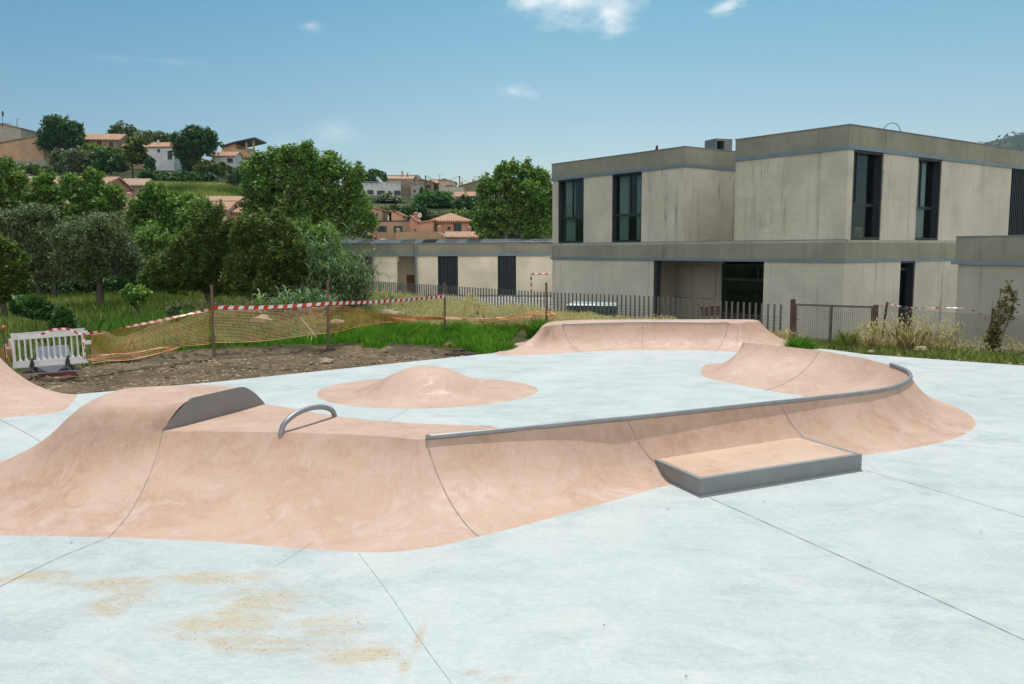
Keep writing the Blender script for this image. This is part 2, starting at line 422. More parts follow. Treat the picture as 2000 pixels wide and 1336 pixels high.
# paving slab
bm = bmesh.new()
top = [bm.verts.new((p.x, p.y, 0)) for p in slab_poly]; f = bm.faces.new(top); f.normal_update()
if f.normal.z < 0: f.normal_flip()
r = bmesh.ops.extrude_face_region(bm, geom=[f])
bmesh.ops.translate(bm, verts=[v for v in r['geom'] if isinstance(v, bmesh.types.BMVert)], vec=(0,0,-.14))
bmesh.ops.recalc_face_normals(bm, faces=bm.faces)
me = bpy.data.meshes.new('pavement'); bm.to_mesh(me); bm.free(); me.materials.append(PAV)
pav = bpy.data.objects.new('pavement', me); COL.objects.link(pav); tag(pav, kind='structure')

def WIND(r): return 1 if sum(r[i][0]*r[(i+1) % len(r)][1]-r[(i+1) % len(r)][0]*r[i][1] for i in range(len(r))) > 0 else -1
def crom(pts, n):
    """catmull-rom resample: pts list of Vectors (any dim as tuple lists)"""
    P = np.array([list(p) for p in pts], float); out = []
    for i in range(len(P)-1):
        a = P[max(i-1,0)]; b = P[i]; c = P[i+1]; d = P[min(i+2, len(P)-1)]
        # chordal-ish: plain uniform with tension .5
        for k in range(n):
            t = k/n
            out.append(.5*((2*b)+(-a+c)*t+(2*a-5*b+4*c-d)*t*t+(-a+3*b-3*c+d)*t**3))
    out.append(P[-1]); return np.array(out)

def strip(name, pts, w, parent, mat=JOINT, lift=.004, normals=None):
    """thin ribbon along pts"""
    pts = [Vector(p) for p in pts]; mb = MB(); vs = []
    for i, p in enumerate(pts):
        t = (pts[min(i+1, len(pts)-1)]-pts[max(i-1, 0)]).normalized()
        nrm = Vector((0,0,1)) if normals is None else Vector(normals[i])
        s = t.cross(nrm).normalized()
        wob = 1+.4*math.sin(i*2.3)
        vs += [p+nrm*lift-s*w*.5*wob, p+nrm*lift+s*w*.5*wob]
    mb.add(vs, [(2*i, 2*i+1, 2*i+3, 2*i+2) for i in range(len(pts)-1)])
    return mb.build(name, mat, parent)

JOINT2 = simple('faint_joint', (.42,.44,.43), .95, 0, .2, 8)
def gj(pxs, w=.012, sub=10, mat=JOINT):
    pts = crom([G(*p) for p in pxs], sub)
    pts = [Vector(p)+Vector((0,0,.0)) for p in pts]
    return strip('joint', pts, w, pav, mat)
gj([(0,1146), (110,1092), (215,1049)], .006)
gj([(-400,1320), (-200,1240), (0,1146)], .006)
gj([(1385,972), (1600,1068), (1800,1158), (2000,1250), (2250,1365)], .007)
gj([(1690,919), (1850,965), (2000,1010), (2300,1100)], .006)
gj([(1870,860), (2000,872), (2200,888)], .006)
gj([(0,820), (40,840), (85,866)], .006)
gj([(990,733), (1060,712), (1135,690)], .003)
gj([(1384,722), (1390,702), (1397,687)], .003)
gj([(748,826), (775,812), (802,796)], .005)
gj([(700,1080), (760,1160), (820,1250), (880,1332), (930,1400)], .003, 10, JOINT2)
gj([(540,1105), (580,1080), (612,1060)], .005, 10, JOINT2)

# ------------------------------------------------------------------ ramp lofts
def arc(n, hf, cvx=0.0):
    """profile of (u, v) pairs, circular arc up to angle phi (deg)"""
    ph = R_(hf); out = []
    for i in range(n+1):
        a = ph*i/n; out.append((math.sin(a)/math.sin(ph), (1-math.cos(a))/(1-math.cos(ph))))
    return out
def mound_prof(n, ku=.76, kv=.70):
    out = [(u*ku, v*kv) for u, v in arc(n, 46)]
    for i in range(1, n+1):
        t = i/n; s = .5*math.pi*t
        # convex cap with matching slope
        out.append((ku+(1-ku)*t, kv+(1-kv)*(math.sin(s)*.75+.25*t)))
    return out
def loft(name, secs, prof, nsub, mat, parent, lip=.0):
    B = crom([s[0] for s in secs], nsub); T = crom([s[1] for s in secs], nsub)
    P = np.array(prof(0) if callable(prof) else prof); nu = len(P)
    grid = []
    for i_, (b, t) in enumerate(zip(B, T)):
        if callable(prof): P = np.array(prof(i_/(len(B)-1)*(len(secs)-1)))
        grid.append([(b[0]+(t[0]-b[0])*u, b[1]+(t[1]-b[1])*u, b[2]+(t[2]-b[2])*v) for u, v in P])
    mb = MB(); vs = [p for row in grid for p in row]
    mb.add(vs, [(i*nu+j, (i+1)*nu+j, (i+1)*nu+j+1, i*nu+j+1) for i in range(len(grid)-1) for j in range(nu-1)])
    o = mb.build(name, mat, parent, smooth=True)
    return o, grid, T
def lofti_joint(grid, k, parent, w=.012, lift=.004, j0=0, j1=None, flip=1):
    row = [Vector(p) for p in grid[k]]; nb = [Vector(p) for p in grid[min(k+1, len(grid)-1)]]; pb = [Vector(p) for p in grid[max(k-1, 0)]]
    ns = []
    for j in range(len(row)):
        tu = row[min(j+1, len(row)-1)]-row[max(j-1, 0)]; tv = nb[j]-pb[j]
        n = tu.cross(tv).normalized()
        if n.z < 0: n = -n
        ns.append(n)
    return strip('joint', row[j0:j1], w, parent, lift=lift, normals=ns[j0:j1])

ZD = .60
def zr(px):  # ridge height
    return ZD if px < 1150 else ZD-.065*min(1, (px-1150)/500)
def Tq(px, py): return G(px, py, zr(px))

isl = empty('skate_ramp', (G(700,1000).x, G(700,1000).y, 0), 0, 'long pink concrete spine ramp with steel coping and raised hump at its left end', 'skate ramp')
def own(o, par):   # keep world coords of a child built in world space
    o.parent = par; o.matrix_parent_inverse = Matrix.Translation(-par.location); return o
# mound --------------------------------------------------
ZM = ZD+.272
A0 = G(318,842,ZD); A1 = G(518,789,ZD); dv_ = (A1-A0); Lp = dv_.length; dv_.normalize()
mt = lambda px, py: G(px, py, ZM)
bR = A0+dv_*(Lp-.46)+Vector((0,0,.272)); bM_ = mt(400,752); bL = mt(262,757)
ms = [ (bR+Vector((.25,1.35,-ZM)), bR), (bM_+Vector((-.05,1.4,-ZM)), bM_), (bL+Vector((-.6,1.2,-ZM)), bL), (G(50,893), mt(222,766)),
       (G(-95,912), mt(205,775)), (G(-215,945), mt(202,783)), (G(-235,990), mt(222,788)), (G(-170,1025), mt(235,789)), (G(-60,1042), mt(275,787)), (G(70,1047), mt(318,785)), (G(213,1049), A0+dv_*.46+Vector((0,0,.272))) ]
W0 = lambda v, dx, dy: Vector((v.x+dx, v.y+dy, 0))
kn = [b_.lerp(t_, .80) for b_, t_ in ms]; kn = [Vector((k.x, k.y, .62)) for k in kn]; kn[-1] = G(318,842,ZD); kn[0] = G(518,789,ZD); ms[0] = (W0(G(518,789,ZD), .1, 1.0), ms[0][1])
kn[1] = kn[1].lerp(kn[0], .0)
mB = crom([q[0] for q in ms], 8); mK = crom(kn, 8); mT = crom([q[1] for q in ms], 8); mg = []
for q_i, (B_, K_, T_) in enumerate(zip(mB, mK, mT)):
    row = [(B_[0]+(K_[0]-B_[0])*u, B_[1]+(K_[1]-B_[1])*u, K_[2]*v) for u, v in arc(16, 53+8*min(1, (len(mB)-1-q_i)/20))]
    for i in range(1, 15):
        q = i/14; v = 1.32*q-.32*q**2 if q < 1 else 1.; v = math.sin(.5*math.pi*q)*.55+.45*(1-(1-q)**2)
        row.append((K_[0]+(T_[0]-K_[0])*q, K_[1]+(T_[1]-K_[1])*q, K_[2]+(T_[2]-K_[2])*min(1, v)))
    mg.append(row)
mb = MB(); nu_ = len(mg[0]); mb.add([p for r_0 in mg for p in r_0], [(i*nu_+j, (i+1)*nu_+j, (i+1)*nu_+j+1, i*nu_+j+1) for i in range(len(mg)-1) for j in range(nu_-1)])
own(mb.build('hump', PINK, smooth=True), isl)
pl = MB(); ring = [tuple(p) for p in mT]; pl.add(ring, [list(range(len(ring)))[::WIND(ring)]]); own(pl.build('hump_top', PINK), isl)
own(lofti_joint(mg, len(mg)-1, None, .007, .004, 0, 17), isl)

# front quarter + right hook outer face --------------------
W = lambda v, dx, dy: Vector((v.x+dx, v.y+dy, 0))
r1 = [(318,842),(440,843.5),(600,846),(740,851.5),(800,857),(832,858.5)]
fs = [(G(213,1049), G(318,842,ZD)), (G(400,1057), Tq(440,843)), (G(600,1072), Tq(600,846)), (G(740,1079), Tq(730,851)), (G(850,1068), Tq(800,857)), (G(935,1048), Tq(832,858)),
      (G(1020,1027), Tq(920,850)), (G(1100,1005), Tq(1000,842)), (G(1200,977), Tq(1100,832)), (G(1295,950), Tq(1170,825)), (G(1345,940), Tq(1226,820)),
      (G(1440,925), Tq(1330,809)), (G(1540,910), Tq(1430,798)), (G(1645,894), Tq(1523,788)), (G(1720,885), Tq(1590,781)), (G(1790,874), Tq(1660,773)), (G(1845,862), Tq(1712,766)),
      (G(1885,848), Tq(1752,757)), (G(1905,831), Tq(1774,746)), (G(1896,812), Tq(1779,736)), (G(1862,793), Tq(1770,725)), (G(1822,777), Tq(1740,713.5)) ]
p6 = Tq(1692,701); p7 = Tq(1650,693); p8 = Tq(1600,684.5); p9 = Tq(1520,675.5); p10 = Tq(1478,671.5); p11 = Tq(1455,669.5)
fs += [(W(p6,.95,.5), p6), (W(p7,1.0,.6), p7), (W(p8,1.0,.7), p8), (W(p9,.8,.9), p9), (W(p10,.4,1.0), p10), (W(p11,-.3,.95), p11)]
fs += [(W(p11,-.75,.5), Tq(1452,669.3)), (G(1370,733.5), Tq(1451,669.5))]
ARC = arc(16, 53); ARCB = arc(16, 70)
fo, fg, fT = loft('front_face', fs, (lambda q: arc(16, 53+17*min(1, max(0, (q-(len(fs)-5))/3)))), 6, PINK, None); own(fo, isl)
for k, (j0, w) in {5: (0, .009), 10: (0, .008), 13: (0, .009), 17: (0, .006)}.items():
    own(lofti_joint(fg, k*6, None, w, .004), isl)
# back side of deck + inner faces
deck_back = [(517,789),(600,803),(655,813),(800,826.5),(920,831),(965,833)]
db = [G(x, y, ZD) for x, y in deck_back]
rid = [Tq(1000,842), Tq(1100,832), Tq(1226,820), Tq(1330,809), Tq(1430,798), Tq(1523,788), Tq(1590,781), Tq(1660,773), Tq(1712,766), Tq(1752,757), Tq(1774,746), Tq(1779,736), Tq(1770,725), Tq(1740,713.5)]
per = Vector((-.44, .90, 0))
bs = [(W(db[0],.1,1.0), db[0]), (W(db[1],.0,1.0), db[1]), (W(db[2],-.1,1.0), db[2]), (W(db[3],-.2,1.0), db[3]), (W(db[4],-.25,1.0), db[4]), (W(db[5],-.3,.95), db[5])]
for q in rid[:7]: bs.append((W(q, per.x*.95, per.y*.95), q))
endb = [(G(1548,769.5), p6)]
a = rid[6]; bs_in = [Vector((4.25,12.0,0)), Vector((4.6,12.5,0)), Vector((4.82,13.0,0)), Vector((4.93,13.4,0)), Vector((4.96,13.75,0)), Vector((4.96,14.05,0)), Vector((4.93,14.3,0))]
for q, b_ in zip(rid[7:], bs_in): bs.append((b_, q))
bs += [(G(1548,769.5), p6), (G(1522,766.5), p7), (G(1495,762), p8), (G(1445,752.5), p9), (G(1405,744), p10), (G(1380,738), p11), (G(1370,733.5), Tq(1451,669.5))]
bo, bg, bT = loft('back_face', bs, ARCB, 6, PINK, None); own(bo, isl)
own(lofti_joint(bg, 22*6, None, .012, .004), isl)
# deck polygon
dk = [tuple(p) for p in fT[:6*6+1]] + [tuple(p) for p in rid[:1]] + [tuple(p) for p in db[::-1]]
bm = bmesh.new(); vs = []
for p in dk:
    if not vs or (Vector(p)-vs[-1].co).length > .004: vs.append(bm.verts.new(p))
fc = bm.faces.new(vs); fc.normal_update()
if fc.normal.z < 0: fc.normal_flip()
bmesh.ops.triangulate(bm, faces=[fc])
me = bpy.data.meshes.new('deck'); bm.to_mesh(me); bm.free(); me.materials.append(PINK)
dko = bpy.data.objects.new('deck', me); COL.objects.link(dko); own(dko, isl)
# coping pipe
cp = [fT[i] for i in range(5*6, 21*6+1, 1)]
cpv = [Vector(p)+Vector((0,.006,.016)) for p in cp]
c_ = MB(); c_.tube(cpv, .029, 12); own(c_.build('coping', COPE, smooth=True), isl)
# steel side plate (vertical, between deck and hump)
A0 = G(318,842,ZD); A1 = G(518,789,ZD); dv_ = (A1-A0); Lp = dv_.length; dv_.normalize(); nv = Vector((dv_.y, -dv_.x, 0))
prof = [(0,-.02),(0,0.01),(.10,.075),(.22,.155),(.33,.225),(.40,.26),(.46,.275),(Lp-.46,.275),(Lp-.38,.262),(Lp-.30,.225),(Lp-.12,.09),(Lp+.0,-.02)]
mb = MB(); n = len(prof)
f0 = [A0+dv_*(s+(.012 if s > Lp*.5 else -.004))+Vector((0,0,h+.008)) for s, h in prof]; f1 = [p-nv*.02 for p in f0]; f0 = [p+nv*.002 for p in f0]
mb.add(f0+f1, [list(range(n))[::-1], list(range(n, 2*n))]+[(i, (i+1)%n, n+(i+1)%n, n+i) for i in range(n)])
own(mb.build('side_plate', PLATE), isl)
# rainbow rail
e0 = G(549,845,ZD); e1 = G(654,813.5,ZD); pts = []
for i in range(-1, 31):
    t = i/29; x = t*2-1; h = .175*math.sqrt(max(0, 1-min(1, abs(x))**2.0)) if abs(x) <= 1 else 0
    pts.append(e0.lerp(e1, t if 0 <= t <= 1 else (0 if t < 0 else 1))+Vector((0,0, h if abs(x) <= 1 else -.06)))
rr = empty('rainbow_rail', ((e0+e1)/2), 0, 'curved grey steel rainbow rail arching over the pink deck', 'grind rail')
mb = MB(); mb.tube(pts, .03, 12); own(mb.build('pipe', COPE, smooth=True), rr)
# manual pad
ZP = .178
c0 = G(1260,889,ZP); c1 = G(1367,935.5,ZP); c2 = G(1684,887,ZP); c3 = G(1558,850,ZP)
pad = empty('manual_pad', (c1.x, c1.y, 0), 0, 'low pink concrete manual pad edged with grey steel in front of the long ramp', 'skate ledge')
inn = [c0, c1, c2, c3]; cen = (c0+c1+c2+c3)/4
def shr(p, k): return p+(cen-p).normalized()*k
mb = MB(); bx = [shr(p, .045) for p in inn]; bx[0] = c0+(c0-c1)*.6; bx[3] = c3+(c3-c2)*.6
lo = [Vector((p.x, p.y, -.02)) for p in bx]; bx = [p+Vector((0,0,-.004)) for p in bx]
mb.add(bx+lo, [(0,1,2,3), (4,7,6,5), (0,4,5,1), (1,5,6,2), (2,6,7,3), (3,7,4,0)]); own(mb.build('pad_top', PINKPAD), pad)
def edge_beam(a, b, nm, ext0=0, ext1=0, inward=1):
    d = (b-a).normalized(); n = Vector((-d.y, d.x, 0))
    if (cen-a).dot(n) < 0: n = -n
    a = a-d*ext0; b = b+d*ext1; mb = MB()
    mb.add([a, b, b+n*.06, a+n*.06]+[Vector((p.x, p.y, -.01)) for p in (a, b, b+n*.06, a+n*.06)], [(0,1,2,3), (4,7,6,5), (0,4,5,1), (1,5,6,2), (2,6,7,3), (3,7,4,0)])
    own(mb.build(nm, STEEL, bevel=.004), pad)
edge_beam(c0, c1, 'steel_edge', .25, -.0005); edge_beam(c1, c2, 'steel_edge', -.0005, 0); edge_beam(c2, c3, 'steel_edge', -.061, .2)

# bump ("volcano")
bc = G(832,765); bump = MB(); nr, na = 26, 72; vs = []
RX, RY = 2.02, 1.72
for i in range(nr+1):
    r = i/nr
    for k in range(na):
        a = 2*math.pi*k/na
        rr_ = r*(1+.02*math.sin(3*a+1))
        x = bc.x+RX*rr_*math.cos(a); y = bc.y+.08+RY*rr_*math.sin(a)
        d = math.hypot((x-bc.x)/1.22, (y-bc.y-.05)/1.15)
        h = .44*max(0, 1-min(1, d*.86)**2.1)**2.3 + .012*(1-r**4)+.002
        vs.append((x, y, h if r < 1 else -.01))
bump.add(vs, [(i*na+k, i*na+(k+1)%na, (i+1)*na+(k+1)%na, (i+1)*na+k) for i in range(nr) for k in range(na)])
tag(bump.build('skate_bump', PINK, smooth=True), 'low round pink concrete bump in the middle of the pale floor', 'skate bump')

# far quarter: closed ring
def ringramp(name, label, base, topr, prof, nsub, closed=True, cope=None, joints=()):
    e = empty(name, (base[0].x, base[0].y, 0), 0, label, 'skate ramp')
    secs = list(zip(base, topr)); secs.append(secs[0])
    o, g, T = loft('ramp_face', secs, prof, nsub, PINK, None); own(o, e)
    mb = MB(); ring = [tuple(p) for p in T[:-1]]; mb.add(ring, [list(range(len(ring)))[::WIND(ring)]]); own(mb.build('deck', PINK), e)
    if cope:
        pts = [Vector(T[i])+Vector((0,.012,.0)) for i in range(cope[0]*nsub, cope[1]*nsub+1)]
        mb = MB(); mb.tube(pts, .02, 10); own(mb.build('coping', COPE, smooth=True), e)
    for k in joints: own(lofti_joint(g, k*nsub, None, .013, .004), e)
    return e
z6 = .60
tb = [G(965,693), G(1010,693.5), G(1070,691.5), G(1135,687.5), G(1255,683.5), G(1397,685), G(1460,689), Vector((6.75,20.45,0)), Vector((7.35,20.95,0))]
tt = [G(1056,640,z6-.04), G(1066,637.5,z6-.01), G(1080,635,z6), G(1098,634,z6), G(1255,630,z6), G(1423,631,z6), G(1445,631.3,z6), Vector((6.18,21.8,z6)), Vector((6.42,21.93,z6))]
tb += [Vector((7.72,21.6,0)), Vector((7.8,22.5,0)), Vector((7.2,23.6,0)), Vector((4.0,24.0,0)), Vector((1.6,23.8,0)), Vector((.1,22.4,0)), Vector((-.25,21.0,0))]
tt += [Vector((6.56,22.12,z6)), Vector((6.52,22.38,z6)), Vector((6.25,22.65,z6)), Vector((4.0,22.75,z6)), Vector((2.0,22.7,z6)), Vector((1.1,22.3,z6-.01)), Vector((.85,21.7,z6-.03))]
ringramp('quarter_pipe', 'wide pink concrete quarter pipe at the far edge of the paving before the picket fence', tb, tt, arc(12, 58), 6, True, (3, 5), (3, 4, 5))

# left bank
lb = [G(152,770.5), G(140,788), G(118,804), G(60,812), G(0,818.5), Vector((-7.7,11.4,0)), Vector((-8.6,10.9,0)), Vector((-11,10.9,0)), Vector((-13,12,0)), Vector((-13,14.8,0)), Vector((-9.6,14.95,0))]
zl = .85
lt = [Vector((-9.1,14.55,zl)), Vector((-9.1,14.3,zl)), Vector((-9.1,13.8,zl)), Vector((-9.1,13.2,zl)), Vector((-9.25,12.8,zl)), Vector((-9.4,12.4,zl)), Vector((-9.7,12.2,zl)), Vector((-10.9,12.2,zl)), Vector((-11.6,12.6,zl)), Vector((-11.6,14.3,zl)), Vector((-9.8,14.6,zl))]
ringramp('quarter_pipe', 'pink concrete bank cut off by the left edge of the photo beside the white barrier', lb, lt, arc(12, 55), 6)

# ------------------------------------------------------------------ foliage tools
def foliage(blobs, n, size, clump, aspect=1.6, droop=0., lpc=14, seed=0, surf=.42, spray=2.2):
    """blobs: (x,y,z,rx,ry,rz) ; returns verts(4n), rnd(n)"""
    g = np.random.default_rng(seed); Bl = [list(map(float, q)) for q in blobs]
    for q in list(Bl):                      # ragged satellites on the outline
        q[3] *= .9; q[4] *= .9; q[5] *= .9
        if q[3] > clump*2.2:
            for _ in range(4):
                v = g.normal(size=3); v[2] = abs(v[2])*.8+.1 if g.random() < .75 else v[2]; v /= np.linalg.norm(v); k = g.uniform(.22, .36)
                Bl.append([q[0]+v[0]*q[3], q[1]+v[1]*q[4], q[2]+v[2]*q[5], q[3]*k, q[4]*k, q[5]*k*1.25])
    Bl = np.array(Bl)
    w = (Bl[:,3]*Bl[:,5])**.95; w /= w.sum()
    nc = max(8, n//lpc)
    bi = g.choice(len(Bl), nc, p=w)
    d = g.normal(size=(nc,3)); d /= np.linalg.norm(d, axis=1)[:,None]
    d[:,2] = np.where(d[:,2] < -.75, -d[:,2], d[:,2])
    rr = g.random(nc)**surf*(1+g.normal(size=nc)*.09)
    C = Bl[bi,:3]+d*rr[:,None]*Bl[bi,3:]
    sp = d*np.array([1,1,.7])+g.normal(size=(nc,3))*.45+np.array([0,0,.55]); sp /= np.linalg.norm(sp, axis=1)[:,None]
    crnd = g.random(nc); cw = g.random(nc)+.25; cw /= cw.sum(); csz = .5+g.random(nc)
    ci = g.choice(nc, n, p=cw)
    a_ = g.random(n)-.35
    P = C[ci]+sp[ci]*(a_*clump*spray*csz[ci])[:,None]+g.normal(size=(n,3))*np.array([1,1,.8])*clump*.55*(1.15-np.clip(a_, 0, 1))[:,None]
    # orientation
    nrm = g.normal(size=(n,3)); nrm[:,2] = np.abs(nrm[:,2])+.35; nrm /= np.linalg.norm(nrm, axis=1)[:,None]
    t = g.normal(size=(n,3)); t[:,2] -= droop
    t -= nrm*(t*nrm).sum(1)[:,None]; t /= np.linalg.norm(t, axis=1)[:,None]
    b = np.cross(nrm, t)
    s = size*(.6+.8*g.random(n))[:,None]
    L = t*s*.5*aspect; Wd = b*s*.5
    V = np.stack([P-L, P-Wd*.9+L*.1, P+L, P+Wd*.9+L*.1], 1).reshape(-1, 3)
    rnd = np.clip(.5*crnd[ci]+.5*g.random(n)**1.3, 0, 1)
    return V, rnd

def limb(mb, a, b, r0, r1, seed, bend=.12):
    g = random.Random(seed); a = Vector(a); b = Vector(b); L = (b-a).length; pts = []; rs = []
    off = Vector((g.uniform(-1,1), g.uniform(-1,1), g.uniform(-.2,.5)))*L*bend
    for i in range(6):
        t = i/5; pts.append(a.lerp(b, t)+off*math.sin(math.pi*t)); rs.append(r0*(1-t)+r1*t)
    mb.tube(pts, rs, 6)

def tree(name, label, cat, D, pxtrunk, blobs_px, n, size, clump, mat, group=None, bark=BARK, depth=1.0, droop=0, aspect=1.6, trunk_r=None, lean=0, seed=0, lpc=14, zb=None, surf=.42, trunks=1):
    """blobs_px: (px, py, rx_px, ry_px[, dD])"""
    m = mpp(D); x0 = PD(pxtrunk, 480, D).x; z0 = tz(x0, D) if zb is None else zb
    root = empty(name, (x0, D, z0), 0, label, cat, group)
    Bs = []
    g = random.Random(seed+5)
    for q in blobs_px:
        px, py, rx, ry = q[:4]; dD = q[4] if len(q) > 4 else g.uniform(-.35, .35)*rx*m*depth
        p = PD(px, py, D)
        Bs.append((p.x-x0, dD, p.z-z0, rx*m, rx*m*depth, ry*m))
    V, rnd = foliage(Bs, n, size, clump, aspect, droop, lpc, seed, surf)
    V[:,2] = np.maximum(V[:,2], .05)
    np_mesh('crown', V, 4, mat, rnd, root)
    H = max(b[2] for b in Bs); lowz = min(b[2]-b[5] for b in Bs)
    tr = trunk_r or max(.08, H*.028)
    for k in range(trunks):
        mb = MB(); ox = (k-(trunks-1)/2)*tr*4
        fork = Vector((lean+ox*1.6, 0, max(.5, min(H*.45, lowz+(H-lowz)*.25))))
        limb(mb, (ox,0,-.3), fork, tr*1.25, tr*.8, seed+k, .05)
        for i, b in enumerate(Bs):
            if i % trunks == k: 
                limb(mb, fork, (b[0], b[1], b[2]+b[5]*.35), tr*.55, tr*.08, seed+i, .12)
                for j in range(2):
                    limb(mb, (b[0], b[1], b[2]-b[5]*.3), (b[0]+g.uniform(-.6,.6)*b[3], b[1]+g.uniform(-.6,.6)*b[4], b[2]+g.uniform(-.1,.7)*b[5]), tr*.2, tr*.04, seed+i*7+j, .12)
        mb.build('trunk', bark, root, smooth=True)
    return root

def blades(pos, h, w, lean, seed, rnd=None):
    g = np.random.default_rng(seed); n = len(pos)
    a = g.random(n)*2*np.pi; c = np.stack([np.cos(a), np.sin(a), np.zeros(n)], 1)
    b = g.random(n)*2*np.pi; ln = np.stack([np.cos(b), np.sin(b), np.zeros(n)], 1)*(lean*g.random(n)*h)[:,None]
    up_ = np.array([0,0,1.])
    w = w*(.6+.8*g.random(n))[:,None]
    p0 = pos-c*w*.5; p1 = pos+c*w*.5
    mid = pos+ln*.35+up_*(h*.6)[:,None]; tip = pos+ln+up_*h[:,None]
    V = np.stack([p0, p1, mid+c*w*.3, tip], 1)
    V2 = np.stack([p0, mid+c*w*.3, tip, mid-c*w*.3], 1)
    V = np.stack([p0, p1, mid+c*w*.35, tip, mid-c*w*.35], 1).reshape(-1, 3)
    return V, (g.random(n) if rnd is None else rnd)
exec_marker = None
# ------------------------------------------------------------------ building frames
class Frame:
    """local frame: origin P (x,y), x axis direction yaw; y = depth away"""
    def __init__(s, x, y, yaw, z=0): s.x, s.y, s.yaw, s.z = x, y, yaw, z; s.c, s.sn = math.cos(yaw), math.sin(yaw)
    def loc(s, p):
        dx, dy = p[0]-s.x, p[1]-s.y; return (dx*s.c+dy*s.sn, -dx*s.sn+dy*s.c, p[2]-s.z)
    def hit(s, px, py, axis='y', c=0.0):
        d = ray(px, py); o = s.loc(CAMP); dl = (d.x*s.c+d.y*s.sn, -d.x*s.sn+d.y*s.c, d.z)
        k = 1 if axis == 'y' else 0
        t = (c-o[k])/dl[k]
        return (o[0]+dl[0]*t, o[1]+dl[1]*t, o[2]+dl[2]*t)
def window(root, fr, axis, c, a0, a1, z0, z1, split=.42, mull=.5, depth=.24, sgn=1, curtain=None, jamb=True, name='window'):
    """window set in a wall plane; axis 'y' => spans x; axis 'x' => spans y. sgn = direction into building along the axis normal"""
    def bx(mb, u0, u1, d0, d1, z0_, z1_):
        d0, d1 = sorted((c+sgn*d0, c+sgn*d1))
        if axis == 'y': mb.box(u0, u1, d0, d1, z0_, z1_)
        else: mb.box(d0, d1, u0, u1, z0_, z1_)
    f = MB(); t = .07; zi = z0+(z1-z0)*split; um = a0+(a1-a0)*mull
    bx(f, a0, a0+t, .03, depth+.06, z0, z1); bx(f, a1-t, a1, .03, depth+.06, z0, z1)
    bx(f, a0+t, a1-t, .03, depth+.06, z1-t, z1); bx(f, a0+t, a1-t, .03, depth+.06, z0, z0+t)
    bx(f, a0+t, a1-t, depth-.04, depth+.05, zi-.05, zi+.05)
    if mull: bx(f, um-.035, um+.035, depth-.03, depth+.04, zi+.05, z1-t)
    w = f.build(name, FRAME, root)
    g = MB(); bx(g, a0+t, a1-t, depth, depth+.012, z0+t, zi-.05); bx(g, a0+t, a1-t, depth, depth+.012, zi+.05, z1-t)
    g.build('glass', GLASS, w)
    if curtain:
        for (k0, k1) in curtain:
            cu = MB(); n = 40; vs = []
            for i in range(n+1):
                u = a0+(a1-a0)*(k0+(k1-k0)*i/n); dd_ = depth+.22+.04*math.sin(i*1.35)+.015*math.sin(i*3.1)
                q = c+sgn*dd_
                for z_, sh in ((z0+.1, 1.0), (z1-.1, 1.0)): vs.append((u, q, z_) if axis == 'y' else (q, u, z_))
            cu.add(vs, [(2*i, 2*i+2, 2*i+3, 2*i+1) for i in range(n)]); cu.build('curtain', CURT, w, smooth=True)
    return w

yawB = math.atan2(-.806, .592)
CX = PD(1650, 486, 29.0).x
FB = Frame(CX, 29.0, yawB)
Bd = empty('school_building', (CX, 29.0, 0), yawB, 'large two storey grey concrete block building with tall dark windows', 'building')
hx = lambda px, py=400: FB.hit(px, py)[0]          # x on left face
hy = lambda px, py=400: FB.hit(px, py, 'x', 0)[1]  # y on right face
ZB = -1.1; Z1, Z1s, Z2, Z2l = 2.02, 2.13, 2.70, 2.80
Z3, Z3s, Z4 = 5.86, 5.99, 6.66
xL = hx(1079); xA = hx(1336); xB = hx(1435); yEnd = 24.0
# upper storey block A
w = MB(); T = .3
def openwall(mb, axis, c, sgn, a0, a1, z0, z1, opens, th=T):
    cur = a0
    def bx(u0, u1, za, zb):
        if u1-u0 < .005: return
        d0, d1 = sorted((c, c+sgn*th))
        if axis == 'y': mb.box(u0, u1, d0, d1, za, zb)
        else: mb.box(d0, d1, u0, u1, za, zb)
    for (o0, o1) in sorted(opens): bx(cur, o0, z0, z1); cur = o1
    bx(cur, a1, z0, z1)
wA = [(hx(1090), hx(1140)), (hx(1195), hx(1253))]
openwall(w, 'y', 0, 1, xL, xA, Z2l, Z3, wA)
w.box(xA-T, xA, T, 6.0, Z2l, Z3)            # right side of block A
w.box(xL, xL+T, T, 9.0, Z2l, Z3)
w.box(xA, xB, 6.0, 6.3, Z2l, Z3)
w.box(xL+T, xA-T, 5.0, 5.2, Z2l, Z3)
w.build('upper_wall', WALLC, Bd); w = MB()
# block B
wB = [(hy(1664), hy(1722)), (hy(1790), hy(1836)), (hy(1972), 17.5)]
w.box(xB, 0, 0, T, Z2l, Z3)
openwall(w, 'x', 0, -1, T, wB[2][0], Z2l, Z3, wB[:2])
w.box(xB, xB+T, T, 12, Z2l, Z3)
w.build('upper_wall', WALLC, Bd); w = MB(); w.box(-T, 0, 17.5, yEnd, Z2l, Z3)
w.build('upper_wall', WALLC, Bd)
# lower walls
w = MB(); lo_op = (hx(1276, 560), hx(1491, 560)); s_op = (hy(1757, 560), hy(1786, 560))
openwall(w, 'y', 0, 1, xL, 0, ZB, Z1, [lo_op])
openwall(w, 'x', 0, -1, T, yEnd, ZB, Z1, [s_op])
w.box(xL, xL+T, T, 9, ZB, Z1)
w.build('lower_wall', WALLC, Bd)
